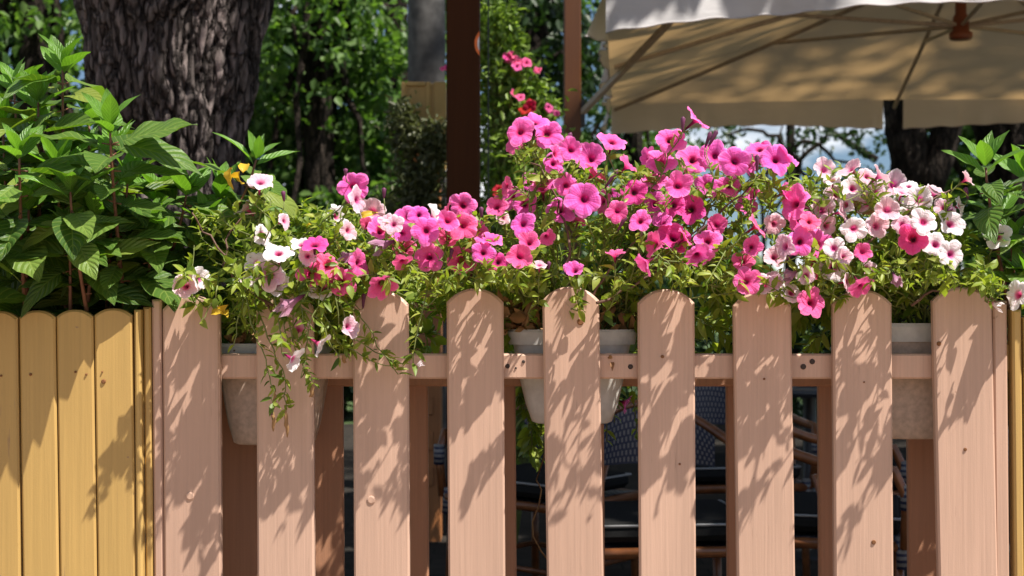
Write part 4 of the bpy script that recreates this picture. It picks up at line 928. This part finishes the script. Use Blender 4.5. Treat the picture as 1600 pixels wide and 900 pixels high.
forked(1592, 12, 'dark tree trunk partly hidden by the right leafy shrub', 90, [(1530, 210, 1, .5, .4, .4), (1560, 330, 1, .6, .5, .5), (1700, -130, -1.0, 1.5, .8, .5), (1640, -60, -.6, 1.2, .6, .4)], 34, False)  # clumps above the view put in to cast shade on this trunk
t = MB()
g = thing('distant_woods', (0, 70, 0), 'far off wood on the horizon', 'woods'); g['kind'] = 'stuff'
pos = np.column_stack([nrg.uniform(-45, 45, 26000), 70 + nrg.normal(0, 1.5, 26000), np.zeros(26000)])
hgt = 3.2 + 1.2 * np.sin(pos[:, 0] * .35) + .8 * np.sin(pos[:, 0] * 1.1 + 2); pos[:, 2] = hgt * nrg.random(26000) ** .8
fast_leaves('leaves', g, M['bgleaf'], pos, nrg.uniform(.4, .8, 26000), nrg)['kind'] = 'stuff'
# hedge low behind the patio
t = thing('hedge', (0, 12.5, 0), 'dark clipped hedge closing the far side of the patio', 'hedge')
mb = MB()
for x in np.arange(-6, 8, .5): mb.tube([(x, 12.6, 0), (x + nrg.uniform(-.1, .1), 12.6, .7), (x + nrg.uniform(-.1, .1), 12.6, 1.15)], [.03, .025, .01], 6)
mb.build('stems', M['bark_dark'], t)
pos = np.column_stack([nrg.uniform(-6.5, 8.5, 22000), 12.6 + nrg.normal(0, .28, 22000), nrg.uniform(0, 1.32, 22000)]); pos[:, 2] *= 1 - .12 * (np.sin(pos[:, 0] * 3) + 1) / 2
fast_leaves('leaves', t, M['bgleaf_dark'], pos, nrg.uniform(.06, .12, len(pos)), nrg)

# ------------------------------------------------------------------ posts, pole, pillar
def box_post(loc, w, h, m, lab, name='post'):
    t = thing(name, loc, lab, 'post'); mb = MB(); mb.box((loc[0], loc[1], h / 2), (w, w, h), bev=.006); mb.build('shaft', m, t)
    mb = MB(); mb.box((loc[0], loc[1], .03), (w + .06, w + .06, .06), bev=.006); mb.build('foot', M['metal_dark'], t); return t
Ypo = 5.0
post1 = box_post((fx(723.5, Ypo), Ypo + .06, 0), 52 * Ypo / F, 3.4, M['shaded_brown'], 'thick brown wooden post, darkened for shade, with a round sticker on its edge')
# crescent of the round sticker that wraps the post's edge
mb = MB(); cc = P(768, 68, Ypo); n = 24; xe = fx(749.0, Ypo)
def cres(r0, r1, y, mi):
    vs, fs = [], []
    for i in range(n + 1):
        a = math.pi - R(72) + R(144) * i / n
        for r in (r0, r1): vs.append((min(xe, cc.x + r * math.cos(a)), y, cc.z + r * math.sin(a)))
    fs = [(2 * i, 2 * i + 1, 2 * i + 3, 2 * i + 2) for i in range(n)]; mb.add(vs, fs, None, mi)
cres(.050, .060, Ypo - .0005 + .0015, 0); cres(0.020, .050, Ypo + .0012, 1)
# lift just proud of the front face
for i, v in enumerate(mb.V): mb.V[i] = (v[0], (Ypo + .06 - 26 * Ypo / F) - .0015, v[2])
mb.build('sticker', [M['orange_ink'], M['grey_ink']], post1)
Yp2 = 7.4
post2 = box_post((fx(894.5, Yp2), Yp2 + .045, 0), 27 * Yp2 / F, 3.3, M['brown'], 'slimmer red brown wooden post beside the umbrella corner')
mb = MB(); a = P(908, 178, Yp2 + .03); b = Vector((fx(1075, 6.9), 6.9, fz(5, 6.9)))
mb.tube([a, b], .022, 6); mb.build('brace', M['rib'], post2)
mb = MB(); mb.box((a.x + .005, a.y, a.z), (.03, .05, .14), bev=.004); mb.build('bracket', M['metal_dark'], post2)
# smooth grey trunk rising behind the yellow pillar
Yg = 8.0
t = thing('tree', (fx(667, Yg), Yg, 0), 'smooth dark grey tree trunk rising straight behind the yellow wooden pillar', 'tree')
trunk_mesh('trunk', t, M['bark_smooth'], [((fx(664, Yg), Yg, -.05), .135), ((fx(665, Yg), Yg, 1.4), .118), ((fx(667, Yg), Yg, fz(130, Yg)), .107), ((fx(667, Yg), Yg, fz(-40, Yg)), .1), ((fx(668, Yg), Yg, 5.2), .085)], 48, .04, .004, 9, 3)
pos = clumps([((-.2, 8.6, 5.6), (1.3, 1.2, .6))], 45, 30, .2); fast_leaves('crown', t, M['bgleaf'], pos, nrg.uniform(.08, .14, len(pos)), nrg)
# pillar
Yq = 6.4; q0 = fx(627, Yq); q1 = fx(697, Yq); qc = (q0 + q1) / 2; qw = q1 - q0
t = thing('pillar', (qc, Yq + qw / 2, 0), 'yellow panelled wooden pillar beside the thick brown post', 'pillar')
mb = MB(); zc0, zc1 = fz(190, Yq), fz(128, Yq)
mb.box((qc, Yq + .1, (zc0 + zc1) / 2), (qw - .012, .2 - .012, zc1 - zc0 - .012), bev=.004)
mb.build('cap', M['yellow'], t)
mb = MB(); fr = .022
for x_ in (q0 + fr / 2, q0 + qw * .60): mb.box((x_, Yq + .004, (zc0 + zc1) / 2), (fr, .02, zc1 - zc0), bev=.003)
mb.box((q1 - .028, Yq + .004, (zc0 + zc1) / 2 - .12), (.055, .02, zc1 - zc0 + .24), bev=.003)
mb.box((q0 + fr + (qw * .6 - fr * 1.5) / 2, Yq + .002, zc1 - .009), (qw * .6 - fr * 1.5 - .004, .018, .018), bev=.002)
mb.build('frame', M['yellow'], t)
mb = MB(); mb.box((qc, Yq + .1, zc0 / 2 - .01), (qw - .05, .15, zc0 - .02), bev=.004); mb.build('shaft', M['orange_wood'], t)
mb = MB()
for z in np.arange(.3, zc0 - .05, .16): mb.box((qc - .015, Yq + .018, z), (qw * .55, .012, .085), bev=.003)
mb.build('slat_panel', M['orange_wood'], t)
# trailing grey green plant over the pillar
def trail_plant(name, loc, lab, cat, blobs, n_cl, per, spread, size, leafm, stem_from, flowers_=(), stemm='pet_stem'):
    t = thing(name, loc, lab, cat); mb = MB()
    pos = []
    for c, r in blobs:
        for q in range(n_cl):
            d = nrg.normal(size=3); d /= np.linalg.norm(d); e = np.array(c) + d * np.array(r) * nrg.random() ** .4; E = Vector(e); s = Vector(stem_from)
            pts = bez(s, s + Vector((0, 0, .08)) + (E - s) * .2, E + Vector((0, 0, .05)) - (E - s) * .2, E, 7)
            if q % 3 == 0: mb.tube(pts, .003, 4)
            m_ = int(per * nrg.uniform(.6, 1.4)); pos.append(e + nrg.normal(size=(m_, 3)) * spread)
            if q % 3 == 0:
                for p_ in pts[2:]: pos.append(np.array(p_) + nrg.normal(size=(3, 3)) * .02)
    mb.build('stems', M[stemm], t, True); pos = np.concatenate(pos)
    fast_leaves('leaves', t, M[leafm], pos, nrg.uniform(.7, 1.3, len(pos)) * size, nrg, .3, .42)
    for x, y, Y, w, col in flowers_:
        for s in range(4 if w > 18 else 2):
            fl = bpy.data.objects.new('flower', get_flower(col, 'open', s % 3)); C.objects.link(fl); fl.parent = t
            pp = P(x + rng.uniform(-w, w) * .35, y + rng.uniform(-w, w) * .3, Y + rng.uniform(-.03, .03)); fl.location = pp - Vector(loc)
            fl.rotation_mode = 'QUATERNION'; fl.rotation_quaternion = (Vector((0, -1, .3)) + rv(.35)).normalized().to_track_quat('Z', 'Y'); fl.scale = (w * .42 * Y / F,) * 3
    return t
trail_plant('trailing_plant', (fx(655, 6.3), 6.3, fz(330, 6.3)), 'muted grey green trailing plant draped over the yellow pillar', 'plant',
            [((fx(665, 6.3), 6.3, fz(255, 6.3)), (.13, .10, .22)), ((fx(640, 6.3), 6.25, fz(320, 6.3)), (.14, .10, .20)), ((fx(680, 6.3), 6.25, fz(225, 6.3)), (.06, .06, .08)), ((fx(628, 6.3), 6.3, fz(195, 6.3)), (.03, .05, .10))], 60, 9, .03, .035, 'greyleaf', (fx(655, 6.3), 6.3, fz(360, 6.3)))
# flowering climber between the posts
Yc = 6.0
trail_plant('flowering_plant', (fx(810, Yc), Yc, 0), 'tall plant with bright pink and dark red flowers between the brown posts', 'plant',
            [((fx(790, Yc), Yc, fz(135, Yc)), (.12, .15, .22)), ((fx(775, Yc), Yc, fz(60, Yc)), (.06, .08, .16)), ((fx(825, Yc), Yc, fz(195, Yc)), (.15, .15, .15)), ((fx(800, Yc), Yc, fz(290, Yc)), (.16, .16, .26)), ((fx(850, Yc), Yc, fz(290, Yc)), (.12, .15, .22)), ((fx(800, Yc), Yc, fz(430, Yc)), (.17, .16, .26))],
            95, 14, .035, .042, 'bgleaf_light', (fx(805, Yc), Yc, 0.02),
            [(795, 90, 5.85, 20, 'M'), (815, 100, 5.85, 22, 'M'), (838, 108, 5.85, 14, 'M'), (824, 165, 5.82, 26, 'red'), (808, 148, 5.84, 18, 'M'), (862, 166, 5.85, 16, 'M'), (868, 178, 5.86, 12, 'M'), (805, 240, 5.8, 18, 'red'), (783, 300, 5.82, 22, 'red'), (795, 88, 5.84, 14, 'D'), (694, 107, 5.9, 10, 'M')])
t = MB(); t.tube([(fx(763, 5.3), 5.3, 3.4), (fx(763, 5.3), 5.3, 0.02)], .0025, 6)
tag(t.build('wire', M['metal_dark']), 'thin dark wire hanging straight beside the thick brown post', 'wire')

# ------------------------------------------------------------------ umbrella
uc = Vector((2.43, 7.7, 0)); hs = 1.9; rot = R(-4.3); ZE = 2.40; ZA = 2.98
um = thing('patio_umbrella', (uc.x, uc.y, 0), 'large square cream patio umbrella with hanging valance over the patio', 'umbrella')
cr, sr = math.cos(rot), math.sin(rot)
def U(x, y, z): return Vector((uc.x + x * cr - y * sr, uc.y + x * sr + y * cr, z))
mb = MB()
for s in range(4):
    a0 = (s * math.pi / 2) - math.pi * .75; a1 = a0 + math.pi / 2
    c0 = (math.copysign(hs, math.cos(a0)), math.copysign(hs, math.sin(a0))); c1 = (math.copysign(hs, math.cos(a1)), math.copysign(hs, math.sin(a1)))
    def fn(u, v, c0=c0, c1=c1):
        ex, ey = c0[0] + (c1[0] - c0[0]) * v, c0[1] + (c1[1] - c0[1]) * v
        k = 1 - u * .97
        sag = -.035 * math.sin(math.pi * v * 2) ** 2 * math.sin(math.pi * min(1, k))
        e = math.sin(math.pi * v) * 0.02 * k
        return U(ex * k, ey * k, ZE + e + (ZA - ZE) * (1 - k) ** 1.05 + sag)
    mb.grid(fn, 14, 32)
mb.build('canopy', M['canopy'], um, True)
def edge_pt(s, v):
    a0 = (s * math.pi / 2) - math.pi * .75; a1 = a0 + math.pi / 2
    c0 = (math.copysign(hs, math.cos(a0)), math.copysign(hs, math.sin(a0))); c1 = (math.copysign(hs, math.cos(a1)), math.copysign(hs, math.sin(a1)))
    return c0[0] + (c1[0] - c0[0]) * v, c0[1] + (c1[1] - c0[1]) * v
for s in range(4):
    for hlf in range(2):
        mb = MB()
        def vf(u, w, s=s, hlf=hlf):
            g_ = .035 if s == 2 else .004; v = (hlf + (g_ if hlf else 0) + u * (1 - g_)) / 2; x, y = edge_pt(s, v); L = math.hypot(x, y)
            drop = w * (.195 - (.04 * math.sin(math.pi * u) if s != 0 else .105 * math.sin(math.pi * v) ** .7)); fl = .020 * w * (math.sin(u * 13 + s * 2 + hlf) + .6 * math.sin(u * 29 + s + 2 * math.sin(u * 9)) + .18 * math.sin(u * 61 + 3 * math.sin(u * 17))) + w * .02
            n_ = {0: (0, -1), 1: (1, 0), 2: (0, 1), 3: (-1, 0)}[s]
            corner = w * .03 * ((1 - u) ** 6 if hlf == 0 else u ** 6)
            return U(x + n_[0] * (fl + corner), y + n_[1] * (fl + corner), ZE + math.sin(math.pi * v) * .02 - drop + .004 * w * math.sin(u * 60))
        mb.grid(vf, 110, 8); mb.build('valance', M['canopy'], um, True)
        mb = MB(); hem = [vf(i / 80, 1.0) for i in range(81)]; mb.tube(hem, .0045, 5); mb.build('hem', M['canopy'], um, True)
mb = MB()
for ex, ey in ((-1, -1), (1, -1), (1, 1), (-1, 1), (0, 1), (0, -1), (1, 0), (-1, 0)):
    mb = MB(); a = U(ex * .05, ey * .05, ZA - .08); b = U(ex * hs * .985, ey * hs * .985, ZE - .035); mb.tube([a, a.lerp(b, .5) + Vector((0, 0, -.005)), b], .013, 6); mb.build('rib', M['rib'], um)
    mb = MB(); c = a.lerp(b, .48); mb.tube([U(ex * .04, ey * .04, fz(40, 7.7)), c], .011, 6); mb.build('strut', M['rib'], um)
mb = MB(); hb = fz(62, 7.7); mb.lathe((uc.x, uc.y, hb), [(.0, 0), (.055, 0), (.062, .012), (.062, .035), (.045, .045), (.042, .12), (.03, .14), (.03, .5)], 20); mb.build('hub', M['hub'], um, True)
# pole of a side-post umbrella: the arm reaches from the top of the canopy to a mast out of frame on the right
mast = U(2.6, .6, 0)
mb = MB(); mb.tube([(mast.x, mast.y, 0.05), (mast.x, mast.y, 3.5)], .04, 12); mb.build('mast', M['hub'], um, True)
mb = MB(); mb.tube([(mast.x, mast.y, 3.45), U(1.2, .3, 3.5), (uc.x, uc.y, ZA + .1)], .03, 10); mb.tube([(uc.x, uc.y, ZA + .12), (uc.x, uc.y, ZA - .15)], .03, 10); mb.build('arm', M['hub'], um, True)
mb = MB(); mb.box((mast.x, mast.y, .05), (.9, .9, .08), bev=.01); mb.build('base', M['metal_dark'], um)

# ------------------------------------------------------------------ bistro chairs
def make_chair(label):
    t = thing('armchair', (0, 0, 0), label, 'armchair', 'bistro armchairs on the patio')
    r = .014
    def part(name, m, fn, smooth=True, parent=t):
        mb = MB(); fn(mb); return mb.build(name, m, parent, smooth)
    # chair faces -Y; seat front at y=-.23
    for x, y in ((-.24, -.21), (.24, -.21), (-.22, .22), (.22, .22)):
        part('leg', M['rattan'], lambda mb: mb.tube([(x * 1.05, y * 1.08, 0), (x, y, .43)], r, 10))
    part('seat_frame', M['rattan'], lambda mb: (mb.tube([(-.25, -.23, .42), (.25, -.23, .42), (.25, .23, .42), (-.25, .23, .42), (-.25, -.23, .42)], .016, 8), mb.tube([(-.23, -.2, .2), (.23, -.2, .2), (.22, .2, .2), (-.22, .2, .2), (-.23, -.2, .2)], .01, 8)))
    part('seat', M['weave'], lambda mb: mb.grid(lambda u, v: Vector((-.24 + .48 * u, -.22 + .44 * v, .435 - .01 * math.sin(math.pi * u))), 10, 10, uvf=lambda u, v: (u * 16, v * 30)))
    def hoop(mb):
        pts = []
        for i in range(25):
            a = math.pi * i / 24; x = .29 * math.cos(a); y = -.20 + .47 * math.sin(a) ** .8; z = .64 + .15 * max(0, math.sin(a)) ** 2.2
            pts.append((x, y, z))
        pts = [(.27, -.23, .42), (.285, -.235, .56)] + pts + [(-.285, -.235, .56), (-.27, -.23, .42)]
        mb.tube(pts, .0155, 10)
    part('arm_hoop', M['rattan'], hoop)
    def back(u, v):
        a = math.pi * (.24 + .52 * u); x = .262 * math.cos(a); y = -.20 + .44 * math.sin(a) ** .8; zt = .635 + .15 * math.sin(a) ** 2.2
        return Vector((x, y, .61 + (zt - .61) * v))
    bk = part('backrest', M['weave'], lambda mb: mb.grid(back, 24, 10, uvf=lambda u, v: (u * 30, v * 8)))
    for s in (-1, 1):
        part('binding', M['stripe'], lambda mb: mb.tube([(s * .285, -.235, .53), (s * .284, -.235, .6)], .019, 10, uvs=55))
        part('binding', M['stripe'], lambda mb: mb.tube([(s * .255, -.225, .36), (s * .25, -.222, .45)], .019, 10, uvs=55))
        part('brace', M['rattan'], lambda mb: mb.tube([(s * .24, -.21, .25), (s * .26, -.05, .40), (s * .28, .02, .62)], .009, 8))
    def cush(mb):
        mb.box((0, -.01, .475), (.46, .43, .055), bev=.018)
    cu = part('cushion', M['cushion'], cush, False)
    part('piping', M['piping'], lambda mb: mb.tube([(-.225, -.226, .495), (.225, -.226, .495), (.23, .20, .495), (-.23, .20, .495), (-.225, -.226, .495)], .004, 6))
    return t
def copy_tree(o, parent=None):
    c = o.copy(); C.objects.link(c); c.parent = parent
    for ch in [x for x in bpy.data.objects if x.parent == o]: copy_tree(ch, c)
    return c
ch0 = make_chair('rattan armchair with grey seat cushion, nearest the middle pickets')
ch0.location = (fx(1042, 4.0), 4.15, 0); ch0.rotation_euler.z = R(6)
for x, Y, a, lab in ((1130, 5.4, 8, 'rattan armchair with navy and white woven back, behind the nearest armchair'), (1290, 4.3, 75, 'rattan armchair seen side on through the gap before the right planter'),
                     (850, 5.0, -40, 'rattan armchair in deep shade beneath the middle planter'), (1440, 5.2, -20, 'rattan armchair in shadow under the right planter')):
    c = copy_tree(ch0); c.location = (fx(x, Y), Y, 0); c.rotation_euler.z = R(a); c['label'] = lab
# table with a white bowl
Ya = 6.2; tc_ = Vector((fx(1265, Ya), Ya, 0)); t = thing('table', tc_, 'dark round patio table with a white bowl on it', 'table')
mb = MB(); mb.lathe(tc_ + Vector((0, 0, .70)), [(0, .03), (.38, .03), (.385, .015), (.38, 0), (0, 0)], 40); mb.build('tabletop', M['metal_dark'], t)
mb = MB(); mb.lathe(tc_, [(.22, 0), (.22, .02), (.03, .05), (.03, .70)], 20); mb.build('pedestal', M['metal_dark'], t, True)
mb = MB(); mb.lathe(tc_ + Vector((0, -.05, .7315)), [(0, 0), (.05, 0), (.10, .03), (.12, .08), (.115, .08), (.09, .03), (0, .012)], 28)
tag(mb.build('bowl', M['white'], None, True), 'white bowl on the dark round patio table', 'bowl')
